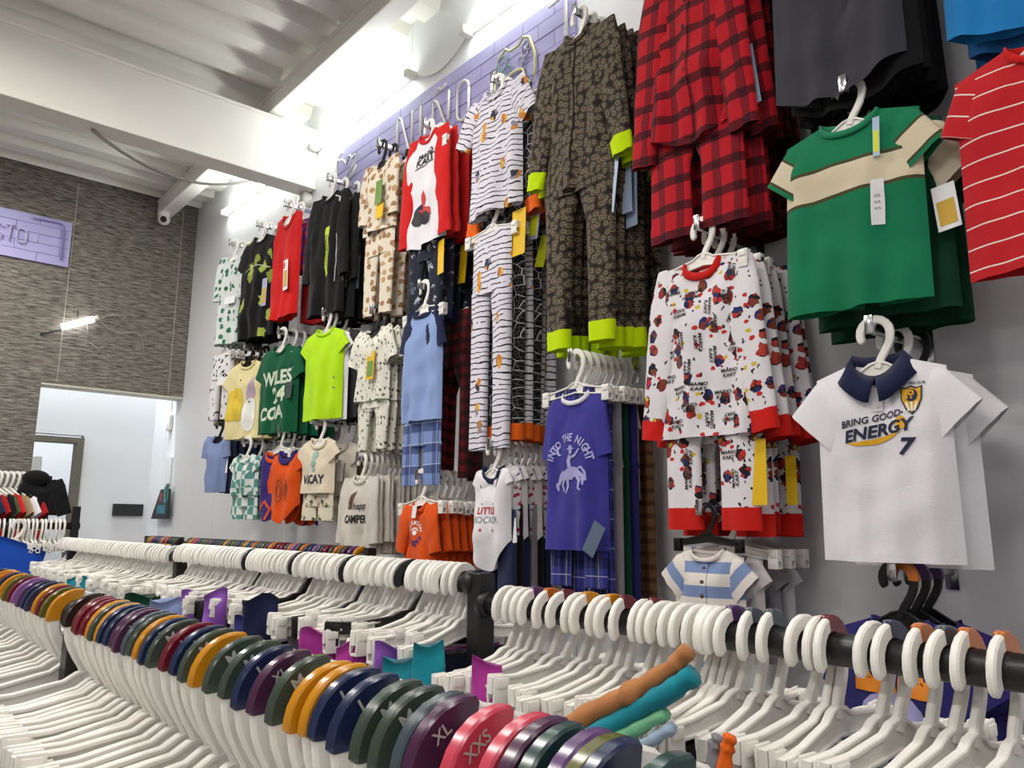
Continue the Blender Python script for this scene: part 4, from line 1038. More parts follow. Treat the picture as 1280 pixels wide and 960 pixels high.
stack(g, 4.50, z-SH, [.25, .20, .15], 'tan tee behind the yellow tee', 'tan tees', .25, mats=[{'*': F['yellow']}, {'*': F['tan']}, {'*': F['brown']}], skip=('yellow_block_print', 'egg_print', 'mauve_print', 'dot_print'))
on_arm(4.52, z, [.30, .25, .20, .15], 'the yellow and tan tees', 'black', turn=.25)
z = 2.555; wall_arm(4.06, z, 'chrome wall arm of the forest green tees')
p = Shirt(hw=.160, L=.49, sleeve='s', Ls=.16, ang=62, h0=.08, h1=.07, seed=33)
g = p.make('green_tee', 'forest green tee lettered in cream with the number 24', 'tee', F['wgreen'], (1.80, 4.06, z-SH), -PI/2+.24, neck=F['wgreen'])
q = Print(p.fy, .004); q.text("WILES'", .02, -.19, .075, .05, .78, 0, .035).text('24', .03, -.285, .080, .05, 1.05, 0, .04).text('COA', -.02, -.385, .070, .05, .95, 0, .04); q.build(PM['wgreen'], g, 'lettering')
hang_tag(g, .12, -.03, -.22, .05, .09, plain('#3e4a46'))
stack(g, 4.05, z-SH-.01, [.24, .19, .13, .08], 'forest green tee', 'forest green tees', .2, skip=('lettering', 'price_tag'), mats=[None, None, {'*': F['dgreen']}, {'*': F['dgreen']}])
on_arm(4.06, z, [.30, .24, .19, .13, .08], 'the forest green tees', turn=.2)
z = 2.555; wall_arm(3.54, z, 'chrome wall arm of the lime tee')
p = Shirt(hw=.145, L=.465, sleeve='s', Ls=.10, ang=50, h0=.07, h1=.066, seed=35, nd=.035)
g = p.make('lime_tee', 'bright lime yellow tee with white shoulder edge', 'tee', F['lime'], (1.80, 3.545, z-SH), -PI/2+.20, neck=F['lime'])
q = Print(p.fy, .004)
q.band([(.10, -.26), (.115, -.27)], .003).band([(.10, -.31), (.115, -.32)], .003); q.build(PM['grey'], g, 'small_print')
stack(g, 3.54, z-SH, [.27, .21, .16, .11], ['white tee', 'charcoal tee with pale neckline', 'black tee', 'charcoal shirt'], 'tees behind the lime tee', .1, skip=('small_print',), mats=[{'*': F['white']}, {'*': F['charcoal'], 'neckband': F['beige']}, {'*': F['black']}, {'*': F['charcoal']}])
on_arm(3.54, z, [.30, .27, .21, .16, .11], 'the lime and black tees', turn=.1)
z = 2.47; wall_arm(3.06, z, 'chrome wall arm of the cactus pyjamas')
p = Shirt(hw=.115, L=.34, sleeve='l', Ls=.17, ang=66, h0=.05, h1=.045, seed=37)
g = p.make('cactus_pyjamas', 'cream cactus-print sleepsuit with green tag, front of its arm', 'pyjamas', F['cactus'], (1.80, 3.06, z-SH), -PI/2+.10)
Pants(hw=.115, L=.32, rise=.13, h1=.04, seed=14, cuff=.04, gap=.02, D=.017, A=.0045).make(g, F['cactus'], -.24, cuff=F['cactus'], y=.005)
hang_tag(g, .03, -.04, -.12, .055, .13, TG['yellow'], 0, TG['green'])
stack(g, 3.06, z-SH, [.255, .21, .17, .13, .09], 'cream cactus-print sleepsuit', 'cactus sleepsuits', .08, skip=('price_tag',))
cs = [o for o in COL.objects if o.name.startswith('cactus_pyjamas')]
hang_tag(cs[2], .05, -.04, -.12, .055, .13, TG['yellow'], 0, TG['green'])
on_arm(3.06, z, [.30, .255, .21, .17, .13, .09], 'the cactus sleepsuits', 'black', full=True)
z = 2.50; wall_arm(2.67, z, 'chrome wall arm of the light blue pyjama set')
p = Shirt(hw=.130, L=.46, sleeve='s', Ls=.15, ang=72, h0=.065, h1=.058, seed=39, nd=.02)
g = p.make('blue_pyjamas', 'light blue tee with navy sleeves above blue plaid shorts', 'pyjamas', F['skyblue'], (1.80, 2.67, z-CL), -PI/2+.06, sl_mat=F['navy'], neck=F['navy'], nr=.007)
Pants(hw=.126, L=.32, rise=.16, h1=.064, seed=16, gap=.012, D=.016, A=.004).make(g, F['blueplaid'], -.40, y=.006)
pp = Pants(hw=.125, L=.70, rise=.24, h1=.055, seed=17, gap=.05)
g2 = thing('plaid_trousers', 'dark red plaid trousers behind the light blue pyjama set', 'trousers', (1.92, 2.61, z-CL+.01), -PI/2); pp.make(g2, F['redplaid2'])
dup(g2, (1.96, 2.60, z-CL), -PI/2+.03, 'dark red plaid trousers nearest the wall behind the light blue set')
clipped(2.67, z, [.30, .18, .14], 'the light blue set and plaid trousers')
# indigo tee over plaid trousers
z = 2.05; wall_arm(1.775, z, 'chrome wall arm of the indigo western pyjamas')
p = Shirt(hw=.132, L=.50, nh=.060, nd=.035, sleeve='s', Ls=.20, ang=78, h0=.066, h1=.060, seed=41, A=.006)
g = p.make('western_pyjamas', 'indigo tee with a white rider print over plaid trousers', 'pyjamas', F['royal'], (1.80, 1.775, z-CL), -PI/2, neck=F['white'], nr=.008)
q = Print(p.fy, .004); q.arc_text('INTO THE NIGHT', -.003, -.240, .092, 164, 16, .025, .85, False, .035)
moon = [(-.052+.014*math.cos(a*.31), -.185+.016*math.sin(a*.31)) for a in range(6, 18)]
q.band(moon, lambda t: .005*math.sin(PI*min(max(t, .02), .98)))
def tap(a, b): return lambda t: a+(b-a)*t
q.ell(.002, -.262, .040, .019, .25, 18).band([(-.026, -.262), (-.046, -.272), (-.062, -.296)], tap(.014, .006)).ell(-.067, -.303, .0065, .014, .35)
for pts, a_, b_ in (([(-.025, -.270), (-.040, -.298), (-.030, -.318)], .007, .003), ([(-.014, -.272), (-.010, -.302), (-.022, -.324)], .007, .003), ([(.030, -.262), (.052, -.284), (.046, -.308), (.058, -.316)], .010, .003),
        ([(.034, -.255), (.064, -.270), (.068, -.300)], .009, .003), ([(.038, -.250), (.058, -.243), (.072, -.260), (.075, -.287)], .003, .004), ([(.002, -.248), (-.004, -.222), (.004, -.205)], .009, .008),
        ([(.004, -.212), (.028, -.206), (.046, -.186)], .0045, .003), ([(.004, -.245), (.016, -.262), (.008, -.282)], .006, .004)): q.band(pts, tap(a_, b_))
q.ell(.006, -.193, .008, .009).ell(.006, -.184, .018, .0032).ell(.006, -.179, .009, .0065); q.build(PM['lav'], g)
Pants(hw=.125, L=.62, rise=.22, h1=.062, seed=18, gap=.03, D=.012, A=.004).make(g, F['indplaid'], .008, top=.008, y=.004)
hang_tag(g, .135, -.04, -.42, .05, .10, plain('#5a6a80'), -.5)
names = [('plaid_trousers', 'indigo plaid trousers, second on the arm of the indigo western tee', 'indplaid'), ('grey_trousers', 'flat grey trousers beside the indigo western tee', 'grey'), ('green_trousers', 'dark green trousers behind the grey trousers', 'dgreen'), ('navy_trousers', 'navy blue trousers between grey and tan ones', 'indigo'), ('pink_baby_tee', 'pale pink top hanging near the wall behind the navy trousers', 'pinkw'), ('tan_trousers', 'tan plaid trousers nearest the wall behind the navy ones', 'tanplaid'), ('pale_baby_tee', 'pale cream top last on the arm of the western tee', 'beige')]
for k, (nm, lab, f) in enumerate(names):
    dx = .265-.033*k
    if nm.endswith('tee'):
        Shirt(hw=.10, L=.34, sleeve='s', Ls=.12, ang=74, seed=50+k, A=.004, D=.016).make(nm, lab, 'top', F[f], (W-dx, 1.76, z-CL), -PI/2)
    else:
        t = thing(nm, lab, 'trousers', (W-dx, 1.765-.004*k, z-CL), -PI/2); Pants(hw=.112+.006*(k % 2), L=.66+.02*(k % 2), rise=.24, h1=.06, seed=50+k, D=.015, A=.004, gap=.004).make(t, F[f])
clipped(1.775, z, [.30]+[.265-.033*k for k in range(7)], 'the indigo western set and trousers', full=True)
# racing-print pyjamas
z = 2.355; wall_arm(1.265, z, 'chrome wall arm of the white racing pyjamas')
p = Shirt(hw=.150, L=.50, nh=.060, nd=.045, sleeve='l', Ls=.50, ang=82, h0=.060, h1=.040, seed=43, A=.006, slope=.20)
g = p.make('kart_pyjamas', 'white pyjamas with scattered red and blue racing print, front of their arm', 'pyjamas', F['kart'], (1.80, 1.27, z-CL+.012), -PI/2+.02, neck=F['cuffred'], cuff=F['cuffred'], cuff_len=.10, nr=.012)
rr = random.Random(5); q = Print(p.fy, .004); spots = []
for _ in range(900):
    x, zz = rr.uniform(-.118, .118), rr.uniform(-.46, -.03)
    if (abs(x) < .085 and zz > -.085) or any(math.hypot(x-a, zz-b) < .058 for a, b in spots): continue
    spots.append((x, zz)); r = rr.choice((0, 0, PI/2, PI, -PI/2)); c, s_ = math.cos(r), math.sin(r)
    q.text('MARIO', x-s_*.0068, zz+c*.0068, .0092, r, 1.25, .12, .03).text('KART', x+s_*.0068, zz-c*.0068, .0092, r, 1.25, .12, .03)
q.build(PM['black'], g, 'lettering')['kind'] = 'stuff'
pp = Pants(hw=.145, L=.44, rise=.15, h1=.072, seed=19, cuff=.055, gap=.03, D=.017, A=.0045)
pp.make(g, F['kart'], -.31, cuff=F['cuffred'], y=.005)
q = Print(lambda x, zz: pp.fy(x, zz+.31)+.005, .004)
for sg in (-1, 1):
    for j in range(3):
        x = sg*(.075+rr.uniform(-.02, .02)); zz = -.49-.063*j; r = rr.choice((0, PI/2, PI)); c, s_ = math.cos(r), math.sin(r)
        q.text('MARIO', x-s_*.0068, zz+c*.0068, .0092, r, 1.25, .12, .03).text('KART', x+s_*.0068, zz-c*.0068, .0092, r, 1.25, .12, .03)
q.build(PM['black'], g, 'lettering')['kind'] = 'stuff'
stack(g, 1.265, z-CL, [.245, .195, .14, .09], 'white racing-print pyjamas with red cuffs', 'racing pyjamas', .02)
kp = [o for o in COL.objects if o.name.startswith('kart_pyjamas')]
hang_tag(kp[1], .135, -.05, -.50, .060, .17, TG['yellow'], .0); hang_tag(kp[2], .14, -.05, -.53, .035, .17, TG['white'], 0, TG['gold']); hang_tag(kp[3], .15, -.05, -.54, .03, .13, TG['yellow'])
clipped(1.265, z, [.30, .245, .195, .14, .09], 'the racing pyjamas')
# green banded tee
z = 2.585; wall_arm(.82, z, 'chrome wall arm of the green tee with cream band')
p = Shirt(hw=.165, L=.485, nh=.072, nd=.045, sleeve='s', Ls=.125, ang=50, h0=.082, h1=.074, seed=45, A=.006, slope=.30, flare=.06)
g = p.make('banded_tee', 'green tee with a cream chest band hanging on a white hanger', 'tee', F['tee_green'], (1.80, .825, z-SH), -PI/2+.03, sl_mat=F['tee_sleeve'], neck=F['heath'], roll=.03)
Print(p.fy, .003).band([(.075, -.19), (.072, -.30)], .0135).build(TG['white'], g, 'size_strip')
Print(p.fy, .0045).text('S  S  S', .0735, -.245, .011, PI/2).build(PM['ltgrey'], g, 'size_lettering')
hang_tag(g, .078, -.03, -.035, .016, .10, TG['ice'], .0, TG['lime'])
mb = MB(); mb.box((-.024, .008, -.040), (.024, .010, -.022)); mb.build('neck_label', plain('#6f7a70'), g, False)
g2 = Shirt(hw=.165, L=.50, sleeve='s', Ls=.16, ang=52, h0=.08, h1=.07, seed=46).make('cream_sleeve_tee', 'dark green tee with cream sleeves behind the green banded tee', 'tee', F['dgreen'], (1.865, .80, z-SH-.01), -PI/2-.02, sl_mat=F['cream'])
hang_tag(g2, .165, -.035, -.22, .05, .11, TG['white'], .1, TG['gold'])
g3 = dup(g2, (1.93, .80, z-SH-.03), -PI/2, 'dark green tee nearest the wall behind the banded tee', None, ('price_tag',), {'*': F['dgreen']})
on_arm(.82, z, [.30, .235, .17], 'the green tees')
# white polo
z = 1.968; wall_arm(.80, z, 'chrome wall arm of the white polo shirts')
p = Shirt(hw=.145, L=.455, nh=.058, nd=.055, sleeve='s', Ls=.125, ang=46, h0=.082, h1=.078, seed=47, A=.006, slope=.34)
g = p.make('polo_shirt', 'white polo shirt with navy collar and energy slogan', 'polo', F['white'], (1.80, .80, z-SH), -PI/2+.07, roll=.0)
collar(p, F['navy'], g, .044, .034)
placket(p, 0, -.055, -.120, .026, F['white'], g); buttons(p, 0, [-.085, -.108], .0055, PM['white'], g)
q = Print(p.fy, .0035); q.text('BRING GOOD', -.014, -.138, .0150, .15, 1.0, .25, .025).text('ENERGY', -.002, -.166, .0265, .15, 1.08, .28, .035).text('7', .055, -.205, .036, -.05, 1.15, .22, .035)
q.text('\u2022', -.076, -.152, .01).text('\u2022', .056, -.128, .01); q.build(PM['navy'], g, 'lettering')
q = Print(p.fy, .003); q.band([(-.068, -.190), (-.045, -.193), (-.01, -.190), (.025, -.180), (.05, -.168)], lambda t: .0055*math.sin(PI*min(max(t, .03), .97))+.0005).ell(.052, -.150, .012, .015); q.build(PM['gold'], g, 'swoosh_print')
sh = [(-.023, .030), (-.012, .026), (0, .031), (.012, .026), (.023, .030), (.022, .0), (.013, -.022), (0, -.035), (-.013, -.022), (-.022, 0)]
q = Print(p.fy, .003); q.poly([(.076+a, -.100+b) for a, b in sh]); q.build(PM['navy'], g, 'crest')
q = Print(p.fy, .0042); q.poly([(.076+a*.86, -.100+b*.86) for a, b in sh]); q.build(PM['gold'], g, 'crest_field')
q = Print(p.fy, .0052); q.ell(.076, -.091, .0135, .0145); q.build(PM['navy'], g, 'crest_disc')
q = Print(p.fy, .0060); q.ell(.076, -.0855, .0068, .0072).band([(.066, -.099), (.066, -.087), (.072, -.080)], .0032).ell(.076, -.0965, .0022, .0024); q.build(PM['gold'], g, 'crest_swirl')
q = Print(p.fy, .0070); q.ell(.076, -.0855, .0022, .0024); q.build(PM['navy'], g, 'crest_dot')
q = Print(p.fy, .0052); 
for a in (-.012, 0, .012): q.band([(.076+a*.9, -.106), (.076+a*.45, -.126)], .0022)
q.build(PM['white'], g, 'crest_rays')
Print(p.fy, .0035).text('GOOD VIBES CLUB', .076, -.064, .006, 0, .8).build(PM['navy'], g, 'crest_lettering')
g2 = dup(g, (1.90, .78, z-SH-.012), -PI/2+.0, 'white polo shirt half hidden behind the slogan polo', None, ('lettering', 'swoosh_print', 'crest', 'crest_field', 'crest_disc', 'crest_swirl', 'crest_dot', 'crest_rays', 'crest_lettering', 'collar', 'button'))
on_arm(.80, z, [.30, .20], 'the white polos', turn=.06)
hanger((W-.12, .79, z-.0203), PI/2+.1, 'empty black hanger behind the white polos', None, 'black', 'shirt')
# pale blue tie-dye tee cut by the right edge
z = 1.98; wall_arm(.34, z, 'chrome wall arm of the pale blue tee at the right edge')
Shirt(hw=.15, L=.48, sleeve='s', Ls=.15, ang=50, seed=49).make('tiedye_tee', 'pale blue tie-dye tee sleeve at the right edge', 'tee', F['tiedye'], (1.84, .30, z-SH), -PI/2)
on_arm(.30, z, [.26], 'the tie-dye tee')

# ==== lower rows ============================================================
z = 2.12; wall_arm(4.93, z, 'chrome wall arm of the denim dungarees')
p = Shirt(hw=.11, L=.35, sleeve='l', Ls=.14, ang=80, h0=.04, h1=.036, seed=61, taper=.15)
g = p.make('denim_romper', 'pale blue denim baby romper, front of the far lower arm', 'romper', F['denim'], (1.80, 4.91, z-SH), -PI/2+.28)
stack(g, 4.90, z-SH, steps(.26, 5, .04), 'dark denim baby romper', 'dark denim rompers', .28, mats=[{'*': F['ddenim']}]*5)
dr_ = [o for o in COL.objects if o.name.startswith('denim_romper')]
for k in (1, 2, 3): hang_tag(dr_[k], .06, -.04, -.12, .075, .12, TG['tan'] if k > 1 else TG['white'], .05)
on_arm(4.91, z, [.30]+steps(.26, 5, .04), 'the denim rompers', 'black', turn=.28)
z = 1.975; wall_arm(4.46, z, 'chrome wall arm of the teal checked sets')
p = Shirt(hw=.115, L=.235, sleeve='s', Ls=.08, ang=56, h0=.055, h1=.055, seed=63)
g = p.make('checked_set', 'teal and white checked baby tee and shorts, front of their arm', 'baby set', F['check'], (1.80, 4.45, z-SH), -PI/2+.26, neck=F['check'])
Pants(hw=.115, L=.17, rise=.10, h1=.06, seed=20, gap=.01, D=.017, A=.0045).make(g, F['check'], -.20, y=.005)
stack(g, 4.44, z-SH, [.23, .16], 'teal checked baby set', 'teal checked sets', .22)
on_arm(4.45, z, [.30, .23, .16], 'the teal checked sets', turn=.26)
z = 2.0; wall_arm(3.98, z, 'chrome wall arm of the orange and purple bodysuits')
p = Shirt(hw=.095, L=.37, sleeve='s', Ls=.07, ang=60, h0=.05, h1=.05, seed=65, rise=.10)
g = p.make('purple_bodysuit', 'purple baby bodysuit with orange trim, front of its arm', 'bodysuit', F['purple'], (1.80, 4.06, z-CL), -PI/2+.30, sl_mat=F['purple'], neck=F['orange'], nr=.012)
q = Print(p.fy, .004); q.poly([(-.012, -.10), (.012, -.10), (.02, -.17), (.012, -.22), (-.014, -.22), (-.02, -.16)]).band([(-.07, -.32), (-.03, -.26), (.02, -.30), (.0, -.36)], .006); q.build(F['orange'], g, 'orange_print')
p = Shirt(hw=.11, L=.37, sleeve='s', Ls=.09, ang=64, h0=.055, h1=.055, seed=66, rise=.10)
g2 = p.make('orange_bodysuit', 'orange baby bodysuit with double zero number and purple collar', 'bodysuit', F['orange'], (1.80, 3.90, z-CL-.01), -PI/2+.22, neck=F['purple'], nr=.018)
q = Print(p.fy, .004)
for cxx in (-.03, .03):
    for r in (1.0, .55): q.band([(cxx+.022*r*math.cos(a*PI/8), -.20+.055*r*math.sin(a*PI/8)) for a in range(17)], .0022)
q.build(PM['brown'], g2, 'number_print')
dup(g2, (1.92, 3.90, z-CL-.02), -PI/2+.1, 'orange baby bodysuit behind the numbered one'); dup(g, (1.97, 3.93, z-CL-.02), -PI/2+.1, 'purple baby bodysuit nearest the wall')
clipped(4.0, z, [.30, .24, .18, .13], 'the orange and purple bodysuits')
z = 2.0; wall_arm(3.56, z, 'chrome wall arm of the cream holiday sets')
p = Shirt(hw=.120, L=.27, sleeve='s', Ls=.09, ang=50, h0=.06, h1=.06, seed=67)
g = p.make('holiday_set', 'cream baby tee lettered in navy with leafy shorts', 'baby set', F['cream'], (1.80, 3.55, z-SH), -PI/2+.20, neck=F['cream'])
Print(p.fy, .004).text('VACAY', -.005, -.205, .042, .0, .80, 0, .03).build(PM['navy'], g, 'lettering')
q = Print(p.fy, .004); q.ell(.0, -.085, .022, .02).ell(.0, -.125, .018, .018).ell(.008, -.155, .012, .012); q.build(PM['teal'], g, 'tree_print')
Pants(hw=.115, L=.17, rise=.10, h1=.062, seed=22, gap=.01, D=.017, A=.0045).make(g, F['leafy'], -.23, y=.005)
stack(g, 3.54, z-SH-.01, [.19, .12], ['beige baby tee and shorts', 'brown baby tee'], 'sets behind the holiday tee', .15, skip=('lettering', 'tree_print'), mats=[{'*': F['beige']}, {'*': F['tan']}])
hs = [o for o in COL.objects if o.name.startswith('holiday_set')]; hang_tag(hs[1], .05, -.04, -.08, .045, .12, TG['white'], .0)
on_arm(3.55, z, [.30, .19, .12], 'the holiday sets', turn=.2)
z = 1.80; wall_arm(3.13, z, 'chrome wall arm of the oatmeal camper tops')
p = Shirt(hw=.125, L=.345, sleeve='l', Ls=.29, ang=83, h0=.050, h1=.032, seed=69, nd=.035, nh=.05)
g = p.make('camper_shirt', 'oatmeal long-sleeved top with tent print and camper lettering', 'top', F['oat'], (1.80, 3.13, z-SH), -PI/2+.08, neck=F['oat'])
Print(p.fy, .004).text('CAMPER', .004, -.195, .034, .0, .74, 0, .035).text('happy', .032, -.137, .030, .08, .85, .2, .01).build(PM['black'], g, 'lettering')
q = Print(p.fy, .004); q.poly([(-.055, -.15), (-.052, -.115), (-.03, -.085), (.005, -.07), (.0, -.095), (-.012, -.12), (-.014, -.15)]); q.build(PM['brown'], g, 'tent_print')
stack(g, 3.13, z-SH, steps(.27, 8, .028), 'oatmeal long-sleeved top', 'oatmeal tops', .05, skip=('lettering', 'tent_print'))
on_arm(3.13, z, [.30]+steps(.27, 8, .028), 'the oatmeal tops', full=True)
z = 1.70; wall_arm(2.65, z, 'chrome wall arm of the orange playsuits')
p = Shirt(hw=.105, L=.24, sleeve='l', Ls=.19, ang=76, h0=.046, h1=.032, seed=71, nd=.035, nh=.045)
g = p.make('orange_playsuit', 'orange baby playsuit with round paw emblem, front of its arm', 'playsuit', F['orange'], (1.80, 2.65, z-CL+.01), -PI/2+.02, neck=F['orange'])
q = Print(p.fy, .004); q.arc_text('CLEMSON', 0, -.115, .036, 165, 15, .018, .8)
q.ell(0, -.118, .011, .010).ell(-.013, -.106, .004, .005).ell(-.004, -.101, .004, .005).ell(.006, -.101, .004, .005).ell(.014, -.107, .004, .005); q.build(PM['white'], g, 'paw_emblem')
Print(p.fy, .004).arc_text('TIGERS', 0, -.125, .036, 200, 340, .020, .9, True, .04).build(PM['purple'], g, 'lettering')
hang_tag(g, .0, -.03, -.01, .028, .05, TG['white'])
stack(g, 2.65, z-CL+.01, steps(.25, 6, .035), 'orange baby playsuit', 'orange playsuits', .06, skip=('paw_emblem', 'lettering', 'price_tag'))
clipped(2.65, z, [.30]+steps(.25, 6, .035), 'the orange playsuits', full=True)
z = 1.79; wall_arm(2.19, z, 'chrome wall arm of the white slogan bodysuits')
p = Shirt(hw=.095, L=.365, sleeve='s', Ls=.06, ang=60, h0=.048, h1=.046, seed=73, rise=.11, nh=.052, nd=.050)
g = p.make('slogan_bodysuit', 'white baby bodysuit with red and navy slogan and navy neckline', 'bodysuit', F['white'], (1.80, 2.195, z-SH), -PI/2+.02, neck=F['navy'], nr=.010)
q = Print(p.fy, .004); q.text('LITTLE', .0, -.155, .024, .0, .92, 0, .02).ell(-.02, -.222, .004, .005).ell(.03, -.222, .004, .005); q.build(PM['red'], g, 'lettering')
Print(p.fy, .004).text('ROCKER', .0, -.187, .024, .0, .95, 0, -.01).ell(-.03, -.13, .003, .003).ell(.03, -.13, .003, .003).build(PM['grey'], g, 'lettering')
for sg in (-1, 1):
    q = Print(p.fy, .005); q.poly([(sg*.03, -.02), (sg*.055, -.01), (sg*.06, -.05), (sg*.045, -.075)]); q.build(F['navy'], g, 'shoulder_lap')
stack(g, 2.19, z-SH+.01, steps(.265, 6, .032), 'white baby bodysuit with starry shoulders', 'starry bodysuits', .04, skip=('lettering', 'lettering_line', 'shoulder_lap'), mats=[{'*': F['starry'], 'neckband': F['white']} if k % 2 == 0 else {'*': F['pinkw']} for k in range(6)])
pp = Pants(hw=.095, L=.32, rise=.12, h1=.045, seed=24)
g2 = thing('baby_jeans', 'dark baby jeans under the starry bodysuits, frontmost', 'jeans', (1.815, 2.185, z-SH-.15), -PI/2); pp.make(g2, F['ddenim'])
for k, dx in enumerate(steps(.25, 6, .032)): dup(g2, (W-dx, 2.185, z-SH-.13), -PI/2+jit(.06), 'dark baby jeans, %s behind the front pair' % nth(k+1), 'dark baby jeans', (), {'*': F[('black', 'navy', 'grey', 'black', 'navy', 'grey')[k]]})
sbd = [o for o in COL.objects if o.name.startswith('slogan_bodysuit')]; hang_tag(sbd[1], .085, -.03, -.19, .035, .085, TG['white'], .15)
on_arm(2.195, z, [.30]+steps(.265, 6, .032), 'the white bodysuits', full=True)
# blue striped baby shirt on black clips
z = 1.555; wall_arm(1.29, z, 'chrome wall arm of the blue striped baby shirt')
p = Shirt(hw=.105, L=.30, nh=.05, nd=.03, sleeve='s', Ls=.085, ang=42, h0=.055, h1=.052, seed=75, slope=.35, A=.007)
g = p.make('striped_shirt', 'blue and white striped baby shirt held by black clips', 'shirt', F['bluestripe'], (1.80, 1.285, z-CL+.012), -PI/2+.05, neck=F['bluestripe'], nr=.007)
placket(p, 0, -.035, -.2, .024, F['bluestripe'], g); buttons(p, 0, [-.05, -.085, -.12], .006, PM['brown'], g)
hanger((1.80, 1.285, z-.0203), PI/2, 'black clip hanger holding the striped baby shirt', None, 'black', 'clip', sc=.72)
p2 = Shirt(hw=.10, L=.28, sleeve='s', Ls=.08, ang=50, seed=76, A=.008)
g2 = p2.make('pale_baby_blouse', 'pale baby top behind the striped shirt, nearest of three', 'top', F['pinkw'], (1.885, 1.275, z-CL), -PI/2)
for k, dx in enumerate((.15, .08)): dup(g2, (W-dx, 1.27, z-CL-.005), -PI/2+.05, 'pale baby top behind the striped shirt, %s from the wall' % nth(2-k), None, (), {'*': F['white'] if k else F['grey']})
for k, (dx, c) in enumerate(((.215, 'plum'), (.15, 'slate'), (.08, 'slate'))): hanger((W-dx, 1.275, z-.0203), PI/2, 'white clip hanger behind the striped baby shirt, %s toward the wall' % nth(k+1), 'hangers behind the striped shirt', 'white', 'clip', cap=c)
# blue flame tees on black hangers
z = 1.412; wall_arm(.79, z, 'chrome wall arm under the polos with three black hangers')
p = Shirt(hw=.15, L=.45, sleeve='s', seed=77)
g = p.make('flame_tee', 'blue tee with orange flame print on the front black hanger', 'tee', F['indigo'], (1.80, .79, z-SH-.02), -PI/2, neck=F['indigo'])
q = Print(p.fy, .004)
for x0 in (-.055, .035):
    q.poly([(x0-.045, -.155), (x0-.04, -.115), (x0-.028, -.13), (x0-.015, -.10), (x0-.003, -.125), (x0+.012, -.102), (x0+.02, -.128), (x0+.04, -.112), (x0+.045, -.155)])
q.build(PM['orange'], g, 'flame_print')
q = Print(p.fy, .004); q.ell(-.02, -.20, .07, .05); q.build(PM['lav'], g, 'pale_print')
dup(g, (1.865, .785, z-SH-.03), -PI/2, 'blue tee second behind the flame tee', None, ('flame_print', 'pale_print')); dup(g, (1.93, .78, z-SH-.03), -PI/2, 'violet tee third behind the flame tee', None, ('flame_print', 'pale_print'), {'*': F['purple']})
for k, (dx, c) in enumerate(((.30, 'orange'), (.235, 'plum'), (.17, 'plum'))): hanger((W-dx, .79, z-.0203), PI/2, 'black hanger under the white polos, %s from the front' % nth(k+1), None, 'black', 'shirt', cap=c)

# ==== clothes hanging on the floor racks ====================================
def folded(name, label, cat, mat, loc, rotz, wd=.24, L=.5, group=None, seed=0, crumple=0.0):
    mb = MB(); P = []; UV = []; k = 24; n = 10; rq = random.Random(seed)
    a0, a1 = rq.uniform(0, 6), rq.uniform(0, 6)
    for j in range(n):
        z_ = -L*j/(n-1); t = j/(n-1)
        for i in range(k):
            a = 2*PI*i/k; q_ = math.cos(a); r = math.sin(a)
            x = math.copysign(abs(q_)**.6, q_)*wd/2*(1+.06*t); y_ = r*(.004+.010*min(1, t*4))+.006*t*math.sin(x*40+a0+t*4)+.004*math.sin(x*75+a1)*min(1, t*3)
            y_ += crumple*(math.sin(x*60+a0+t*9)+.7*math.sin(x*110+a1-t*14)); P.append((x*(1+crumple*8*t), y_, z_+(.004+crumple*.9)*math.sin(x*(30+crumple*4000)+a1)-crumple*40*x*x*(1 if a0 > 3 else -.6))); UV.append((x, z_))
    mb.grid(P, k, n, UV, close=True, flip=True); mb.f.append(tuple(range(k))[::-1])
    t = mb.build(name, mat, None, True, loc, rotz); return tag(t, label, cat, group)
cols = [('navy', 'navy'), ('white', 'white'), ('violet', 'violet'), ('plum', 'dark plum'), ('black', 'black'), ('magenta', 'magenta'), ('white', 'white'), ('grey', 'grey'), ('indigo', 'indigo'), ('teal', 'teal'), ('pinkw', 'pale'), ('charcoal', 'charcoal')]
for i, yy in enumerate(mid):
    if i % 2 == 0:
        c, nm = cols[(i//2*5) % len(cols)]
        folded('folded_trousers', '%s trousers clipped to the %s hanger of the middle rail' % (nm, nth(i+1)), 'trousers', F[c], (XR2, yy, ZR3-.135), PI+jit(.06), .26, .5, 'trousers on the middle rail', i)
for i, (yy, c_) in enumerate(far_caps):
    if i % 2 == 1:
        c, nm = cols[(i//2*7+1) % len(cols)] if i > 12 else [('white', 'white'), ('pinkw', 'pale'), ('grey', 'grey')][i % 3]
        folded('folded_trousers', '%s trousers clipped to the %s hanger of the right-hand rail' % (nm, nth(i+1)), 'trousers', F[c], (XR2, yy, ZR2-.135), PI+jit(.06), .26, .5, 'trousers on the right-hand rail', 50+i)
# rolled sleeves and legs pushed up between the hangers of the right-hand rail
def roll_cloth(name, label, mat, pts, r0, r1, cuff=True):
    mb = MB(); path = [Vector(p) for p in pts]; fine = []
    for i in range(len(path)-1):
        for k in range(8): fine.append(path[i].lerp(path[i+1], k/8))
    fine.append(path[-1]); n = len(fine)
    def sec(i):
        t = i/(n-1); r = r0+(r1-r0)*t+.0012*math.sin(i*1.3); 
        if cuff and .46 < t < .53: r += .004
        return [((r+.0014*math.sin(3*j+i*.7))*math.cos(2*PI*j/16), .8*(r+.0014*math.cos(2*j+i*.9))*math.sin(2*PI*j/16)) for j in range(16)]
    mb.sweep(fine, sec); return tag(mb.build(name, mat), label, 'sleeve')
roll_cloth('rolled_sleeve', 'tan corduroy sleeve lying across the hangers of the right-hand rail', F['coraltan'], [(.815, .615, 1.352), (.81, .635, 1.328), (.80, .694, 1.289), (.80, .757, 1.257), (.79, .83, 1.212)], .012, .021)
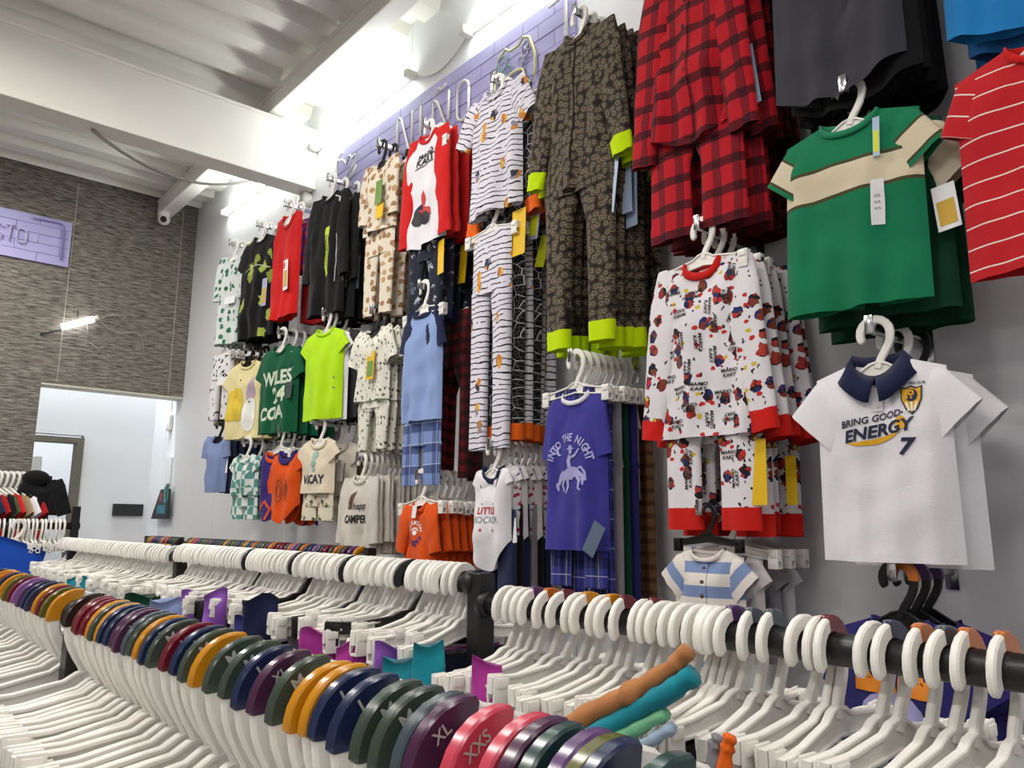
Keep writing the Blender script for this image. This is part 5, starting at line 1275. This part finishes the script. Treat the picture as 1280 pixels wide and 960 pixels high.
roll_cloth('rolled_sleeve', 'turquoise sleeve lying across the hangers beside the tan one', F['teal'], [(.81, .604, 1.325), (.80, .637, 1.300), (.80, .682, 1.272), (.79, .765, 1.222)], .015, .018, False)
roll_cloth('rolled_sleeve', 'mint green rolled cuff between hangers of the right-hand rail', F['mint'], [(.80, .640, 1.276), (.795, .689, 1.248), (.79, .735, 1.220)], .009, .013, False)
roll_cloth('rolled_sleeve', 'pale blue rolled cuff below the mint one', F['iceblue'], [(.80, .630, 1.262), (.795, .663, 1.240), (.79, .70, 1.215)], .008, .010, False)
roll_cloth('rolled_sleeve', 'grey-blue sleeve between the tan and turquoise ones', F['iceblue'], [(.81, .665, 1.297), (.805, .70, 1.268), (.80, .74, 1.238)], .010, .012, False)
roll_cloth('rolled_sleeve', 'orange rolled cloth standing between hanger clips at the lower right', F['cuffor'], [(.80, .550, 1.268), (.80, .556, 1.25), (.80, .566, 1.20)], .007, .009, False)
roll_cloth('rolled_sleeve', 'grey rolled cloth beside the orange one at the lower right', F['grey'], [(.80, .566, 1.264), (.80, .572, 1.25), (.80, .58, 1.20)], .007, .008, False)
# turquoise and magenta pieces near the post
for k, (c, nm, x, yy, zz, wd, L_) in enumerate((('violet', 'violet shorts, wide', .83, 2.20, 1.335, .06, .2), ('navy', 'dark navy jumper', .83, 1.90, 1.342, .08, .2), ('indigo', 'indigo shorts', .82, 1.955, 1.285, .07, .2),
        ('magenta', 'pink violet shorts', .83, 1.60, 1.292, .08, .2), ('magenta', 'magenta shorts', .83, 1.455, 1.284, .06, .2), ('violet', 'lilac shorts', .83, 1.31, 1.296, .06, .2), ('teal', 'turquoise swim shorts', .83, 1.262, 1.280, .085, .2),
        ('teal', 'turquoise patterned shorts', .84, 1.20, 1.316, .055, .2), ('dgreen', 'dark green shorts', .83, 2.76, 1.285, .16, .2), ('denim', 'slate blue shorts', .83, 2.50, 1.290, .16, .2), ('violet', 'purple shorts', .85, 2.44, 1.315, .06, .2), ('teal', 'sea green shorts', .83, 3.73, 1.292, .11, .2), ('magenta', 'rose pink top', .86, 1.06, 1.30, .05, .15))):
    folded('folded_shorts', '%s showing between white hangers of the middle rack' % nm, 'shorts', F[c], (x, yy, zz-.022), -.7+jit(.3), wd, L_, None, 90+k, .007)
# royal blue sheet of cloth on the far left rack
o = folded('blue_shorts', 'royal blue shorts clipped at the left end of the far left rack', 'shorts', F['royalb'], (.82, 5.14, 1.385), .35, .34, .40, None, 95); o.rotation_euler = (0, .28, .35)
hanger((.83, 5.24, 1.47), PI+.35, 'white clip hanger gripping the royal blue shorts', None, 'white', 'clip_long', roll=-.2)

# ==== rack at the stone wall, far left ======================================
t = thing('garment_rack', 'low rack of children\'s clothes standing before the stone wall', 'rack', (.2, 6.15, 0))
for px in (0.0, .92):
    mb = MB(); mb.box((px-.015, -.015, .03), (px+.015, .015, 1.80), .003); pq = mb.build('post', M_black, t, False)
    mb = MB(); mb.box((px-.015, -.2, 0), (px+.015, .2, .03), .004); mb.build('foot', M_black, pq, False)
mb = MB(); mb.tube([(0, 0, 1.79), (.92, 0, 1.79)], .014, 12); mb.build('rail', M_chrome, t)
ps = Shirt(hw=.15, L=.5, sleeve='s', seed=81, nu=15, nv=10); proto = None
for i, (c, nm) in enumerate([('maroon', 'dark'), ('green', 'green'), ('redplaid', 'red plaid'), ('tan', 'tan'), ('navy', 'navy'), ('darkred', 'crimson'), ('black', 'black'), ('olive', 'olive'), ('red', 'red'), ('tan', 'brown'), ('white', 'white'), ('darkred', 'wine red')]):
    x = .62+.034*i
    lab = '%s shirt, %s from the left on the rack by the stone wall' % (nm, nth(i+1))
    if proto is None: proto = ps.make('rack_shirt', lab, 'shirt', F[c], (x, 6.15, 1.68), -PI/2+.5, 'shirts by the stone wall')
    else: dup(proto, (x, 6.15, 1.68), -PI/2+.5+jit(.1), lab, 'shirts by the stone wall', (), {'*': F[c]})
    hanger((x, 6.15, 1.79-.0065), PI/2+.5, 'white hanger, %s from the left on the rack by the stone wall' % nth(i+1), 'hangers by the stone wall', 'white', 'shirt')
p = Shirt(hw=.11, L=.24, sleeve='l', Ls=.24, ang=70, h0=.055, h1=.045, seed=83)
g = p.make('black_hoodie', 'black hooded jacket hanging at the end of the rack by the stone wall', 'jacket', F['black'], (1.07, 6.05, 1.775), -.5)
mb = MB()
b_ = bmesh.new(); bmesh.ops.create_uvsphere(b_, u_segments=16, v_segments=10, radius=.075); bmesh.ops.scale(b_, verts=b_.verts, vec=(1.15, .5, .7)); bmesh.ops.translate(b_, verts=b_.verts, vec=(-.05, 0, .005)); mb.bm(b_)
mb.build('hood', F['black'], g)
